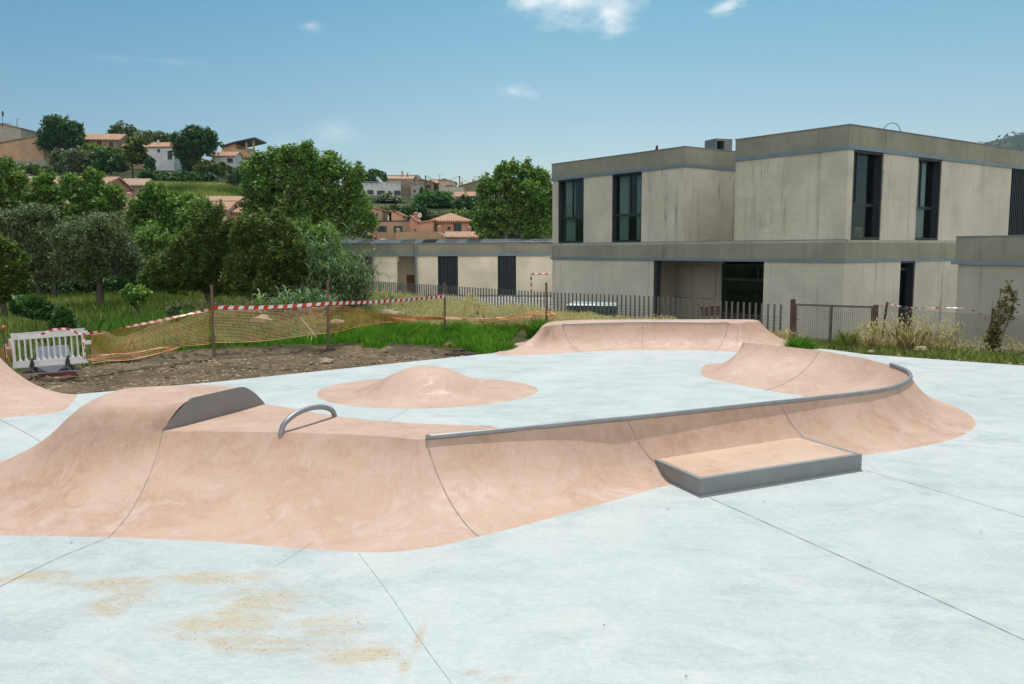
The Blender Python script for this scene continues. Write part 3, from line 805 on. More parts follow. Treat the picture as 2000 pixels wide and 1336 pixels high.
# porch recess
w = MB(); yr = 1.9; d0, d1 = FB.hit(1411, 560, 'y', yr)[0], min(lo_op[1]+1.5, FB.hit(1560, 560, 'y', yr)[0])
w.box(lo_op[0]-.6, d0, yr, yr+.2, ZB, Z1); w.box(lo_op[0]-.6, lo_op[0]-.4, T, yr, ZB, Z1); w.build('porch_wall', MULLW, Bd); w = MB(); w.box(d1, d1+.2, T, yr, ZB, Z1)
w.build('porch_wall', MULLW, Bd)
for (q0, q1) in ((1316, 1352), (1359, 1398)):
    mb = MB(); u0, u1 = FB.hit(q0, 560, 'y', yr)[0], FB.hit(q1, 560, 'y', yr)[0]
    mb.box(u0, u1, yr-.04, yr-.003, ZB+.05, Z1-.25); o = mb.build('door', MULLW, Bd, bevel=.01)
    mb = MB(); mb.box(u0+.05, u1-.05, yr-.055, yr-.041, .35, .37); mb.build('rail', FRAME, o)
window(Bd, FB, 'y', yr-.1, d0, d1, ZB+.1, Z1-.15, .78, .5, .06, 1, name='glazed_door')
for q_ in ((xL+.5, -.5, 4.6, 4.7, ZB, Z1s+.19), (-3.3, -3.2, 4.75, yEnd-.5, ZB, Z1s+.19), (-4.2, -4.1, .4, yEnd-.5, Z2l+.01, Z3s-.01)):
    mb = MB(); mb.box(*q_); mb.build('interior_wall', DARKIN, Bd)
# brown mat on porch
# dark jamb in left edge of porch
mb = MB(); mb.box(lo_op[0], lo_op[0]+.16, .02, .28, ZB, Z1-.003); mb.build('jamb', FRAME, Bd)
# slabs & bands
P = .05
b = MB()
def band(z0, z1, xl, xr, yb, segs=True, notch=None):
    # left face
    xs = [xl]; 
    k = xl
    while k+3.6 < xr-1.2: k += 3.6; xs.append(k)
    xs.append(xr+P)
    for i in range(len(xs)-1): b.box(xs[i]+.006, xs[i+1]-.006, -P, .12, z0, z1)
    y = .126; 
    while y < yb: y2 = min(y+4.2, yb); b.box(xr-.1, xr+P-.004, y+.006, y2-.006, z0, z1); y = y2
band(Z1s, Z2, xL, 0, yEnd); band(Z3s, Z4, xL, xA, 6.0); band(Z3s, Z4, xB, 0, yEnd)
b.box(xL, xL+.12, .13, 9, Z3s, Z4); b.box(xB, xB+.12, .13, 12, Z3s, Z4); b.box(xL, xL+.12, .13, 9, Z1s, Z2)
b.box(xA+.06, xB-.003, 5.94, 6.06, Z3s, Z4)
b.build('parapet', BAND, Bd)
b = MB()
b.box(xL, -.02, -.02, .115, Z2+.002, Z2l-.002); b.box(-.1, .02, .12, yEnd, Z2+.002, Z2l-.002)
b.box(xL+.13, -.13, .13, yEnd, Z1s+.2, Z2l-.01); b.box(xL+.13, xA-.13, .13, 8.9, Z3s, Z3s+.35); b.box(xB+.13, -.13, .13, yEnd, Z3s, Z3s+.35)
b.build('roof_slab', WALLG, Bd)
b = MB(); q = .075
def flash(z0, z1, xl, xr, yb):
    b.box(xl-q, xr+q, -q, .05, z0, z1); b.box(xr-.05, xr+q-.002, .052, yb, z0+.001, z1-.001)
flash(Z1, Z1s, xL, 0, yEnd); flash(Z3, Z3s, xL, xA, 6.0); flash(Z3, Z3s, xB, 0, yEnd)
b.box(xL-q, xL+.05, .06, 9, Z3, Z3s); b.box(xB-q, xB+.05, .06, 12, Z3, Z3s)
for (xl, xr, yb) in ((xL, xA, 6.0), (xB, 0, yEnd)):
    b.box(xl-.02, xr+.08, -.08, .13, Z4+.002, Z4+.03); b.box(xr-.13, xr+.079, .132, yb, Z4+.003, Z4+.029)
b.box(xL+.0, 0.02, -.03, .10, Z2l-.0, Z2l+.02)
b.build('flashing', BLUE, Bd)
window(Bd, FB, 'y', 0, wA[0][0], wA[0][1], Z2l+.02, Z3, .40, .46, .22, 1, [(.05,.45),(.72,.98)])
window(Bd, FB, 'y', 0, wA[1][0], wA[1][1], Z2l+.02, Z3, .40, .52, .22, 1, [(.03,.36),(.62,.97)])
window(Bd, FB, 'x', 0, wB[0][0], wB[0][1], Z2l+.02, Z3, .40, .36, .30, -1, [(.04,.32)])
window(Bd, FB, 'x', 0, wB[1][0], wB[1][1], Z2l+.02, Z3, .40, .44, .30, -1, [(.05,.85)])
window(Bd, FB, 'x', 0, s_op[0], s_op[1], ZB+.02, Z1, .9, 0, .30, -1)
def louvre(root, axis, c, sgn, a0, a1, z0, z1, step=.17):
    mb = MB(); u = a0+.05
    while u < a1-.04:
        if axis == 'y': mb.box(u, u+.05, c+.03, c+.15, z0, z1)
        else: mb.box(c-.15, c-.03, u, u+.05, z0, z1)
        u += step
    if axis == 'y': mb.box(a0, a1, c+.25, c+.28, z0, z1)
    else: mb.box(c-.28, c-.25, a0, a1, z0, z1)
    return mb.build('louvre_screen', FRAME, root)
louvre(Bd, 'x', 0, -1, wB[2][0], wB[2][1], Z2l+.02, Z3)
# cardboard bag behind window
p = FB.hit(1671, 452, 'x', -.55)
bag = empty('paper_bag', (FB.x+p[0]*FB.c-p[1]*FB.sn, FB.y+p[0]*FB.sn+p[1]*FB.c, Z2l+.03), yawB, 'beige paper bag with handles standing inside the corner window', 'bag')
mb = MB(); mb.box(-.1, .1, -.22, .28, 0, .42); mb.build('bag_body', simple('kraft_paper', (.42,.34,.17), .8), bag)
mb = MB(); mb.tube([(.11, -.1, .32), (.12, -.06, .16), (.12, .03, .12), (.12, .12, .16), (.11, .16, .32)], .012, 6); mb.build('handle', RUST, bag)

# second block (right, nearer)
D2 = 24.8; x2 = PD(1873, 486, D2).x
FB2 = Frame(x2, D2, yawB)
B2 = empty('annex_building', (x2, D2, 0), yawB, 'low grey concrete annex with overhanging band at the right edge', 'building')
mb = MB(); mb.box(.0, 12, 0, .3, ZB, Z1); mb.box(0, .3, .3, 1.0, ZB, Z1); mb.build('wall', WALLG, B2)
mb = MB(); mb.box(-P, 12, -P-.04, .2, Z1s, Z2l+.02); mb.box(-P, .2, .2, 1.0, Z1s, Z2l+.02); mb.build('parapet', BAND, B2)
mb = MB(); mb.box(-.16, 12, -.12, .25, Z1, Z1s); mb.box(-P-.02, 12, -.12, .22, Z2l+.023, Z2l+.05); mb.build('flashing', BLUE, B2)
mb = MB(); mb.box(.2, 12, .2, .95, Z1s+.1, Z2); mb.build('roof', WALLG, B2)

# rooftop unit
p = FB.hit(1395, 295, 'y', 5.0)
ac = empty('rooftop_air_unit', (PD(1414,290,38.5).x, 38.5, Z3s+.35), 0.35, 'grey metal box ventilation unit with open dark mouth on the flat roof', 'air unit')
wu = 37*mpp(38.5); hz_ = PD(1414, 271, 38.5).z-(Z3s+.35)
mb = MB(); mb.box(-wu/2, -wu/2+.06, 0, .9, hz_-.85, hz_); mb.box(wu*.02, wu/2, 0, .9, hz_-.85, hz_); mb.box(-wu/2+.06, wu*.02, 0, .9, hz_-.1, hz_-.001); mb.box(-wu/2+.06, wu*.02, 0, .9, hz_-.85, hz_-.68); mb.box(-wu/2+.06, wu*.02, .7, .88, hz_-.68, hz_-.1)
mb.box(-wu/2+.1, wu/2-.1, .1, .8, 0, hz_-.86); mb.build('casing', simple('unit_metal', (.16,.18,.19), .5, .3), ac)
mb = MB(); mb.box(-wu/2+.06, wu*.02, .55, .69, hz_-.67, hz_-.11); mb.build('grille', BLACKR, ac)
# cable loop on roof
pts = []
for i in range(25):
    a = math.pi*i/24*1.12-.15; pts.append(PD(1740-19*math.cos(a)+2*math.sin(a), 268-25*math.sin(a)-(4*math.sin(a*.5)), 33.5))
mb = MB(); mb.tube(pts, .014, 6); o = mb.build('roof_cable', simple('cable_dark', (.06,.04,.07), .5), None, smooth=True); tag(o, 'thin dark cable looping up above the right block roof', 'cable')
# bird
bp = PD(1282.5, 297, 36.9)
def skinfig(name, verts, edges, radii, mat, parent=None, sub=2):
    me = bpy.data.meshes.new(name); me.from_pydata(verts, edges, []); me.update()
    o = bpy.data.objects.new(name, me); COL.objects.link(o)
    sk = o.modifiers.new('s', 'SKIN'); 
    for i, r in enumerate(radii): me.skin_vertices[0].data[i].radius = (r, r)
    me.skin_vertices[0].data[0].use_root = True
    ss = o.modifiers.new('u', 'SUBSURF'); ss.levels = sub; ss.render_levels = sub
    me.materials.append(mat)
    for m in (sk,): m.use_smooth_shade = True
    if parent: o.parent = parent
    return o
bpy.context.view_layer.update()
mbv = [(0,0,.10),(0,0,.17),(.01,-.02,.24),(.03,-.05,.245),(-.03,.06,.02),(0.02,0,.03),(0.02,.01,-.02)]
bm = bmesh.new()
def blob(bm, c, r, seg=12):
    ret = bmesh.ops.create_uvsphere(bm, u_segments=seg, v_segments=8, radius=1)
    for v in ret['verts']: v.co = Vector((v.co.x*r[0]+c[0], v.co.y*r[1]+c[1], v.co.z*r[2]+c[2]))
prof_b = [(0,.0,.0),( .02,.05,.02),(.055,.11,.055),(.065,.17,.06),(.045,.23,.045),(.042,.27,.042),(.03,.305,.03),(.0,.32,.0)]
mb = MB(); vs = []; nseg = 12
for (rx_, z_, ry_) in prof_b:
    lean = -.10*(.16-z_)
    for k in range(nseg):
        a = 2*math.pi*k/nseg; vs.append((rx_*math.cos(a)+lean, ry_*math.sin(a), z_))
mb.add(vs, [(i*nseg+k, i*nseg+(k+1)%nseg, (i+1)*nseg+(k+1)%nseg, (i+1)*nseg+k) for i in range(len(prof_b)-1) for k in range(nseg)])
mb.add([(.035,-.012,.285),(.035,.012,.285),(.075,0,.27),(.035,0,.30)], [(0,1,2),(0,2,3),(1,3,2)])
mb.add([(-.02,-.02,.04),(-.02,.02,.04),(-.07,.015,-.10),(-.07,-.015,-.10)], [(0,1,2,3)])
mb.tube([(.01,.015,.02),(.01,.015,-.02)], .006, 5); mb.tube([(.01,-.015,.02),(.01,-.015,-.02)], .006, 5)
bird = mb.build('bird', simple('dark_feathers', (.02,.02,.022), .7), None, smooth=True); bird.location = FB_loc = (bp.x, bp.y, bp.z-.02)
tag(bird, 'small dark bird perched on the parapet of the left block', 'bird')

# ------------------------------------------------------------------ low classroom wing (behind)
def facade(px0, D, yaw): 
    p = PD(px0, 480, D); return Frame(p.x, D, yaw)
DL = 62.0; FL = facade(600, DL, R_(-7))
LW = empty('classroom_wing', (FL.x, FL.y, 0), R_(-7), 'long low cream concrete classroom wing with dark louvred openings', 'building')
lx = lambda px: FL.hit(px, 530)[0]
zt = FL.hit(900, 477)[2]; zb_ = FL.hit(900, 495)[2]; zs = FL.hit(900, 500)[2]; zg = -3.0
ops = [(684,729), (775,814.5), (855,894.5), (972,1008)]
w = MB(); openwall(w, 'y', 0, 1, 0, lx(1110), zg, zs, [(lx(a), lx(b)) for a, b in ops]); w.box(0, .3, .3, 12, zg, zs); w.build('wall', CREAM, LW)
mb = MB(); mb.box(-.1, lx(1112), -.08, .2, zb_, zt); mb.box(-.1, .2, .2, 12, zb_, zt); mb.build('parapet', BAND, LW)
mb = MB(); mb.box(-.15, lx(1112), -.13, .25, zs, zb_); mb.box(-.12, lx(1112), -.12, .3, zt+.002, zt+.05); mb.build('flashing', BLUE, LW)
mb = MB(); mb.box(.2, lx(1112), .2, 12, zb_-.2, zb_+.3); mb.build('roof', WALLG, LW)
mb = MB()
for a, b_ in ops[:2]: mb = MB(); mb.box(lx(a)-.4, lx(b_)+.4, 2.2, 2.4, zg, zs); mb.build('porch_wall', CREAM, LW)
for a, b_ in ops[2:]: louvre(LW, 'y', 0, 1, lx(a), lx(b_), zg, zs-.02, .26)
mb = MB(); mb.box(lx(684), lx(707), .2, .3, zg, zs); mb.build('window', FRAME, LW)
mb = MB(); mb.box(FL.hit(794,530,'y',2.1)[0], FL.hit(809,530,'y',2.1)[0], 2.1, 2.18, zg, FL.hit(800, 537, 'y', 2.1)[2]); mb.build('door', BROWN, LW)
mb = MB(); mb.tube([(lx(814)-.0,-.2,zg),(lx(814)-.0,-.2,zt-.1),(lx(812),-.15,zt+.12)], .09, 8)
mb.tube([(lx(729),-.1,zg),(lx(729),-.1,zs)], .08, 6); mb.build('rainwater_pipe', STEEL, LW)
# solar panels: one per bay
PV = simple('solar_cells', (.06,.065,.075), .55, .0, spec=.2)
proto = None; n = 11
for i in range(n):
    xx = lx(640)+(lx(1075)-lx(640))*i/(n-1); wz = zb_+.3
    if proto is None:
        h = zt+.12-wz; L2 = 1.35; mb = MB()
        mb.add([(-L2,0,h),(L2,0,h),(L2,1.4,h+.22),(-L2,1.4,h+.22),(-L2,0,h+.05),(L2,0,h+.05),(L2,1.4,h+.27),(-L2,1.4,h+.27)], [(0,3,2,1),(4,5,6,7),(0,1,5,4),(1,2,6,5),(2,3,7,6),(3,0,4,7)])
        pn = mb.build('solar_panel', PV, LW); pn.location = (xx, .9, wz)
        mb = MB(); mb.tube([(-L2,.0,0),(-L2,.0,h)], .04, 4); mb.tube([(L2,1.35,0),(L2,1.35,h+.2)], .04, 4); mb.tube([(-L2,-.05,h),(L2-.3,-.05,h-.32)], .045, 4); mb.tube([(-L2,-.04,h+.02),(L2,-.04,h+.02)], .035, 4)
        fm = mb.build('support_frame', STEEL, pn); proto = (pn, fm)
    else:
        c1_ = proto[0].copy(); COL.objects.link(c1_); c1_.location = (xx, .9, wz); c2_ = proto[1].copy(); COL.objects.link(c2_); c2_.parent = c1_
# handball goal
gD = 46; gp = PD(1037.5, 535, gD); zgo = tz(gp.x, gD)
goal = empty('handball_goal', (gp.x, gD, zgo), R_(6), 'red and white striped handball goal half hidden behind the block building', 'goal')
mb = MB(); H = gp.z-zgo
def striped(a, b_, n):
    a = Vector(a); b_ = Vector(b_)
    for i in range(n): mb.cur = i % 2; mb.tube([a.lerp(b_, i/n), a.lerp(b_, (i+1)/n)], .045, 4)
striped((0,0,0), (0,0,H), 12); striped((0,0,H), (3,0,H), 16); striped((3,0,0), (3,0,H), 12)
mb.build('goal_frame', [RED, WHT], goal)
mb = MB(); mb.tube([(-.38,.8,0),(-.38,.8,H-.05),(0,0.0,H-.05)], .02, 5); mb.build('net_support', WHT, goal)

# ------------------------------------------------------------------ picket fence
pf = empty('picket_fence', (fence_pts[0][0], fence_pts[0][1], 0), 0, 'grey steel picket fence of separate upright bars before the concrete buildings', 'fence')
mbp = MB(); mbp.box(-.025, .025, -.02, .02, 0, 1.9); mbp.box(-.027, .027, -.022, .022, 1.9, 1.915)
pk0 = mbp.build('picket', PICK, pf, bevel=.004); mesh_pk = pk0.data; cnt = 0; rest = MB()
def ztop_px(px): return np.interp(px, [640,720,850,1080,1240,1400,1540,1600], [540,548,556,570.5,576,587,595,600])
pts_all = []
Pf = [Vector((x, y)) for x, y in fence_pts[:4]]
# pickets placed along the fence polyline at even spacing
Ls = [(Pf[i+1]-Pf[i]).length for i in range(3)]; s = .05; tot = sum(Ls)
wires = []
while s < tot-6:
    k = 0; q = s
    while q > Ls[k]: q -= Ls[k]; k += 1
    p = Pf[k].lerp(Pf[k+1], q/Ls[k])
    px = 1000+F*p.x/p.y
    zt_ = CAMP.z-(ztop_px(px)-488+.004*(px-1000))*p.y/F
    if cnt == 0: pk0.location = (p.x-pf.location.x, p.y-pf.location.y, zt_-1.915)
    elif cnt < 100:
        o = pk0.copy(); COL.objects.link(o); o.location = (p.x-pf.location.x, p.y-pf.location.y, zt_-1.915)
    else:
        x_, y_ = p.x-pf.location.x, p.y-pf.location.y; rest.box(x_-.025, x_+.025, y_-.02, y_+.02, zt_-1.9, zt_)
    wires.append(Vector((p.x-pf.location.x, p.y-pf.location.y, zt_)))
    cnt += 1; s += .215 if s > 12 else .205
tag(rest.build('pickets', PICK, pf), kind='stuff')
mb = MB()
for dz in (.35, .45, .55, .65, .75, .85, .95, 1.05, 1.15): mb.tube([v-Vector((0,.03,dz)) for v in wires[:62:3]], .006, 3, False)
mb.build('wire_mesh', WIRE, pf)

# ------------------------------------------------------------------ rusty mesh gate
gA = G(1549, 660, .0); gA = PD(1549, 586, 22.4); gB_ = PD(1711, 594, 21.2)
gt = empty('mesh_gate', (gA.x, gA.y, 0), math.atan2(gB_.y-gA.y, gB_.x-gA.x), 'rusty brown steel gate of square wire mesh beside the picket fence', 'gate')
Lg = (Vector((gB_.x, gB_.y))-Vector((gA.x, gA.y))).length
zgt = 1.06; zg0 = -.12
for xx, hh in ((0, zgt+.10), (Lg, zgt+.02)):
    mb = MB(); mb.box(xx-.055, xx+.055, -.05, .05, zg0-.2, hh); mb.build('post', RUST, gt, bevel=.006)
mb = MB(); mb.box(Lg*.475-.03, Lg*.475+.03, -.03, .03, zg0, zgt-.05); mb.box(.06, Lg-.06, -.025, .025, zgt-.07, zgt-.02); mb.box(.06, .11, -.02, .02, zg0, zgt-.08); mb.box(Lg-.11, Lg-.06, -.02, .02, zg0, zgt-.08); mb.box(.12, Lg*.475-.04, -.018, .018, zg0+.02, zg0+.05); mb.box(Lg*.475+.04, Lg-.12, -.018, .018, zg0+.02, zg0+.05)
mb.build('frame', simple('gate_frame', (.12,.095,.085), .7, .3, .3), gt)
mb = MB(); xx = .13
while xx < Lg-.12: mb.box(xx-.0028, xx+.0028, -.004, .002, zg0+.05, zgt-.07); xx += .05
zz = zg0+.08
while zz < zgt-.08: mb.box(.12, Lg-.12, .0025, .007, zz-.0028, zz+.0028); zz += .05
mb.build('wire_mesh', simple('gate_wire', (.10,.085,.075), .6, .3), gt)
mb = MB(); mb.box(-.02, .03, -.12, -.06, .55, .68); mb.tube([(.05,-.08,.62),(.2,-.08,.62)], .012, 6); mb.build('latch', RUST, gt)

# chain link fence ---------------------------------------------------------
kA = G(1712,669,.02); kB = G(1930,686,.02); kC = G(2300,712,.02)
cl = empty('chain_link_fence', (kA.x, kA.y, 0), 0, 'sagging chain link wire fence on a low concrete kerb at the right', 'fence')
base = [Vector((p.x-kA.x, p.y-kA.y, 0)) for p in (kA, kB, kC)]
def along(s):
    l0 = (base[1]-base[0]).length
    return base[0].lerp(base[1], s/l0) if s < l0 else base[1].lerp(base[2], (s-l0)/(base[2]-base[1]).length)
Lc = (base[1]-base[0]).length+(base[2]-base[1]).length
def ctop(s): return 1.02-.10*s/3-.06*math.sin(math.pi*min(1, s/3))
mb = MB(); st = .058; r_ = .0032
# diamonds: zig-zag strands
for dirn in (1, -1):
    s0 = -1.3 if dirn == 1 else 0
    s = -1.2
    while s < Lc+1.2:
        pts = []
        for k in range(7):
            z_ = .10+k/6*1.05; ss = s+dirn*(k/6*1.05)*.9
            if 0 <= ss <= Lc:
                q = along(ss); zt_ = ctop(ss); zc = .10+(z_-.10)*(zt_-.10)/1.05
                pts.append(q+Vector((0, .004*dirn, zc)))
        if len(pts) > 1: mb.tube(pts, r_, 3, False)
        s += st
for dz in (0,): mb.tube([along(i*Lc/30)+Vector((0,0,ctop(i*Lc/30))) for i in range(31)], .005, 4)
mb.build('wire_mesh', simple('chain_wire', (.17,.15,.13), .55, .4), cl)
pA = PD(1722,660,21.9); pB = PD(1733,588,21.7)
mb = MB(); mb.tube([(pA.x-kA.x,pA.y-kA.y,0),(pB.x-kA.x,pB.y-kA.y,1.12)], .03, 8); mb.build('post', RUST, cl)
pp = along((base[1]-base[0]).length); mb = MB(); mb.tube([pp+Vector((-.0,.05,0)), pp+Vector((.1,.05,1.05))], .026, 8); mb.build('post', RUST, cl)
pp = along(Lc-.6); mb = MB(); mb.tube([pp, pp+Vector((0,0,1.05))], .026, 8); mb.build('post', RUST, cl)
mb = MB()
for a, b_ in ((base[0], base[1]), (base[1], base[2])):
    d = (b_-a).normalized(); nn = Vector((-d.y, d.x, 0))*.09
    mb.add([a-nn, b_-nn, b_+nn, a+nn, a-nn+Vector((0,0,.0)), b_-nn, b_+nn, a+nn], [])
    v = [Vector((p.x, p.y, z)) for z in (-.25, .12) for p in (a-nn, b_-nn, b_+nn, a+nn)]
    mb.add(v, [(0,3,2,1),(4,5,6,7),(0,1,5,4),(1,2,6,5),(2,3,7,6),(3,0,4,7)])
mb.build('kerb', WALLG, cl)

# ------------------------------------------------------------------ tapes
def tape(name, label, pts, w=.075, seg=.11, twist=0.0, seed=0, roll0=0.0, group=None):
    g = random.Random(seed); P_ = crom(pts, 24); P_ = [Vector(p) for p in P_]
    # resample by length
    Ls = [0]
    for i in range(1, len(P_)): Ls.append(Ls[-1]+(P_[i]-P_[i-1]).length)
    tot = Ls[-1]; sub = 3; n = int(tot/seg)*sub
    def at_(s):
        i = min(max(np.searchsorted(Ls, s)-1, 0), len(P_)-2); t = (s-Ls[i])/max(1e-6, Ls[i+1]-Ls[i]); return P_[i].lerp(P_[i+1], min(1, t))
    mb = MB(); vs = []
    ph = g.uniform(0, 6)
    for i in range(n+1):
        s = tot*i/n; p = at_(s); t = (at_(min(tot, s+.05))-at_(max(0, s-.05))).normalized()
        side = t.cross(Vector((0,0,1))).normalized(); upv = side.cross(t)
        an = roll0+twist*(math.sin(s*2.1+ph)+.6*math.sin(s*4.7+ph*2))
        wv = (upv*math.cos(an)+side*math.sin(an))
        sk = t*(w*.45)
        vs += [p-wv*w*.5-sk*.5, p+wv*w*.5+sk*.5]
    for i in range(n):
        mb.cur = (i//sub) % 2; 
        if i == 0: mb.add(vs, [])
        mb.f.append([2*i, 2*i+2, 2*i+3, 2*i+1]); mb.m.append(mb.cur)
    o = mb.build(name, [RED, WHT], None)
    return tag(o, label, 'tape', group)
stk = [(415,557,669,19.6), (640,547,652,21.0), (868,552,623,25.2), (1067,552,622,24.6)]
lab = ['brown stake at the left end of the taut striped tape by the dirt', 'brown stake in the middle of the taut striped tape', 'brown stake at the right end of the taut striped tape in dry grass', 'short brown stake standing right of the dry oats behind the quarter pipe']
tops = []
for (px, y0, y1, D), lb_ in zip(stk, lab):
    a = PD(px+2 if px < 500 else px+1, y1, D); b_ = PD(px-2 if px < 500 else px, y0, D)
    z0 = min(a.z, tz(a.x, D))-.15
    st_ = empty('fence_stake', (a.x, D, z0), 0, lb_, 'stake', 'stakes carrying the tape and orange net')
    mb = MB(); mb.tube([(0,0,0), ((b_.x-a.x), 0, b_.z-z0)], .034, 7); mb.build('stake', WOODP, st_, smooth=False)
    tops.append((a, b_, D))
T1 = PD(416,600.5,19.55); T2 = PD(640,593,20.95); T3 = PD(868,579,25.15)
tape('barrier_tape', 'taut red and white striped tape strung between the three brown stakes', [T1, T1.lerp(T2,.33)+Vector((0,0,-.035)), T1.lerp(T2,.66)+Vector((0,0,-.03)), T2, T2.lerp(T3,.33)+Vector((0,0,-.03)), T2.lerp(T3,.66)+Vector((0,0,-.03)), T3], .085, .115, .12, 1)
Tb = PD(166,652,16.75)
tape('barrier_tape', 'twisted striped tape sloping down from the left stake to the white barrier', [PD(414,603,19.5), PD(330,622,18.6)+Vector((0,0,.0)), PD(240,640,17.6), Tb], .055, .10, .9, 2)
tape('barrier_tape', 'loose striped tape draped over the top rail of the white barrier', [PD(168,653,16.55), PD(150,650,16.4), PD(132,643,16.42), PD(105,643.5,16.42), PD(88,650,16.42), PD(72,657,16.4)], .045, .08, .5, 3)
tape('barrier_tape', 'loose tape end hanging down the right side of the white barrier', [PD(165,655,16.5), PD(163,672,16.45), PD(166,690,16.5), PD(164,702,16.45)], .035, .07, 1.2, 4)
tape('barrier_tape', 'tattered striped tape hung along the top of the chain link fence', [PD(1733,593,21.6), PD(1765,599,21.5), PD(1800,602,21.4), PD(1850,601,21.2), PD(1880,602,21.0), PD(1900,606,20.9), PD(1918,616,20.8), PD(1932,629,20.7)], .035, .08, 1.9, 5)
tape('barrier_tape', 'short loose tape end fluttering below the leaning chain link post', [PD(1732,603,21.55), PD(1742,606,21.5), PD(1750,608,21.5)], .04, .08, 1.2, 6)

# ------------------------------------------------------------------ orange nets
def net(name, label, top, bot, nh, cell, r=.0030, seed=0, wav=.03, mat=ORNG, band=3):
    """top/bot: lists of world pts"""
    g = random.Random(seed); Tt = crom(top, 16); Bt = crom(bot, 16); n = len(Tt)
    L = sum(np.linalg.norm(Tt[i+1]-Tt[i]) for i in range(n-1)); nv_ = max(2, int(L/cell))
    def P_(u, v):
        def q_(A):
            m_ = len(A); i = min(int(u*(m_-1)), m_-2); t = u*(m_-1)-i; return A[i]*(1-t)+A[i+1]*t
        a = q_(Tt); b_ = q_(Bt)
        p = a*(1-v)+b_*v
        w_ = wav*math.sin(u*L*2.1+v*3+seed)+wav*.6*math.sin(u*L*5.3-v*5)
        return (p[0], p[1]+w_, p[2]+.3*w_*math.sin(v*3.14))
    mb = MB(); m = max(12, int(L/.12))
    for j in range(nh+1):
        v = j/nh; rr = r*(2.0 if j in (0, nh) else 1.15)
        mb.tube([P_(i/m, v+(.25/nh)*math.sin(i*.5+j)*.5) for i in range(m+1)], rr, 3, False)
    for i in range(nv_+1):
        mb.tube([P_(i/nv_, v) for v in np.linspace(0, 1, 6)], r*.7, 3, False)
    o = mb.build(name, mat, None); return tag(o, label, 'safety net', 'orange safety nets hung between the stakes')
off = Vector((0,.05,0))
net('safety_net', 'orange plastic net sloping from the white barrier to the left stake', [PD(176,655,16.9), PD(250,640,17.7), PD(330,622,18.6), PD(412,608,19.5)], [PD(178,694,16.9), PD(240,690,17.6), PD(330,679,18.6), PD(412,671,19.5)], 22, .11, seed=1)
net('safety_net', 'orange plastic net hanging between the left and middle stakes', [PD(418,608,19.6), PD(520,605,20.2), PD(590,602,20.6), PD(638,600,21)], [PD(418,669,19.6), PD(480,668,20), PD(540,663,20.3), PD(600,655,20.7), PD(638,650,21)], 22, .11, seed=2)
net('safety_net', 'orange plastic net collapsing down toward the right stake', [PD(642,600,21), PD(668,598,21.4), PD(700,604,22), PD(745,612,23), PD(800,616,24), PD(866,620,25.1)], [PD(642,652,21), PD(690,640,22), PD(745,631,23), PD(800,627,24), PD(866,624,25.1)], 16, .11, seed=3)
net('safety_net', 'orange plastic net slumped in a roll in front of the dry oats', [PD(870,619,25.1), PD(930,622,25), PD(985,620,24.8), PD(1030,612,24.6), PD(1066,608,24.5), PD(1088,614,24.4)], [PD(870,623,25), PD(930,626,24.9), PD(985,625,24.7), PD(1030,619,24.5), PD(1066,616,24.4), PD(1088,620,24.3)], 8, .07, .0045, seed=4, wav=.08)
net('safety_net', 'loose bundle of orange net lying on the dirt beside the barrier', [PD(170,694,16.6)+Vector((0,0,.0)), PD(215,692,17), PD(260,690,17.4), PD(310,680,18), PD(350,676,18.6)], [PD(172,712,16.2), PD(215,704,16.6), PD(260,702,17), PD(310,690,17.6), PD(350,679,18.4)], 6, .09, .0035, seed=5, wav=.10)
net('safety_net', 'bunched orange net at the left edge of the photo behind the bank', [PD(-60,700,15.9), PD(-20,690,16), PD(5,678,16.1), PD(18,668,16.2)], [PD(-60,735,15.9), PD(-20,730,16), PD(5,725,16.1), PD(18,725,16.2)], 16, .06, .004, seed=6, wav=.08)
# marker rod
a = PD(13, 735, 16.2); b_ = PD(13, 640, 16.2)
mk = empty('marker_rod', (a.x, 16.2, -.1), 0, 'thin rusty rod with an orange ball cap at the left edge', 'marker rod')
mb = MB(); mb.tube([(0,0,0), (0,0,b_.z+.1)], .012, 6); mb.build('rod', RUST, mk)
bm = bmesh.new(); bmesh.ops.create_uvsphere(bm, u_segments=14, v_segments=9, radius=.038)
for v in bm.verts: v.co.z = v.co.z*.85+b_.z+.11
me = bpy.data.meshes.new('cap'); bm.to_mesh(me); bm.free(); me.materials.append(simple('cap_orange', (.80,.10,.02), .45)); o = bpy.data.objects.new('cap', me); COL.objects.link(o); o.parent = mk; me.polygons.foreach_set('use_smooth', [True]*len(me.polygons))

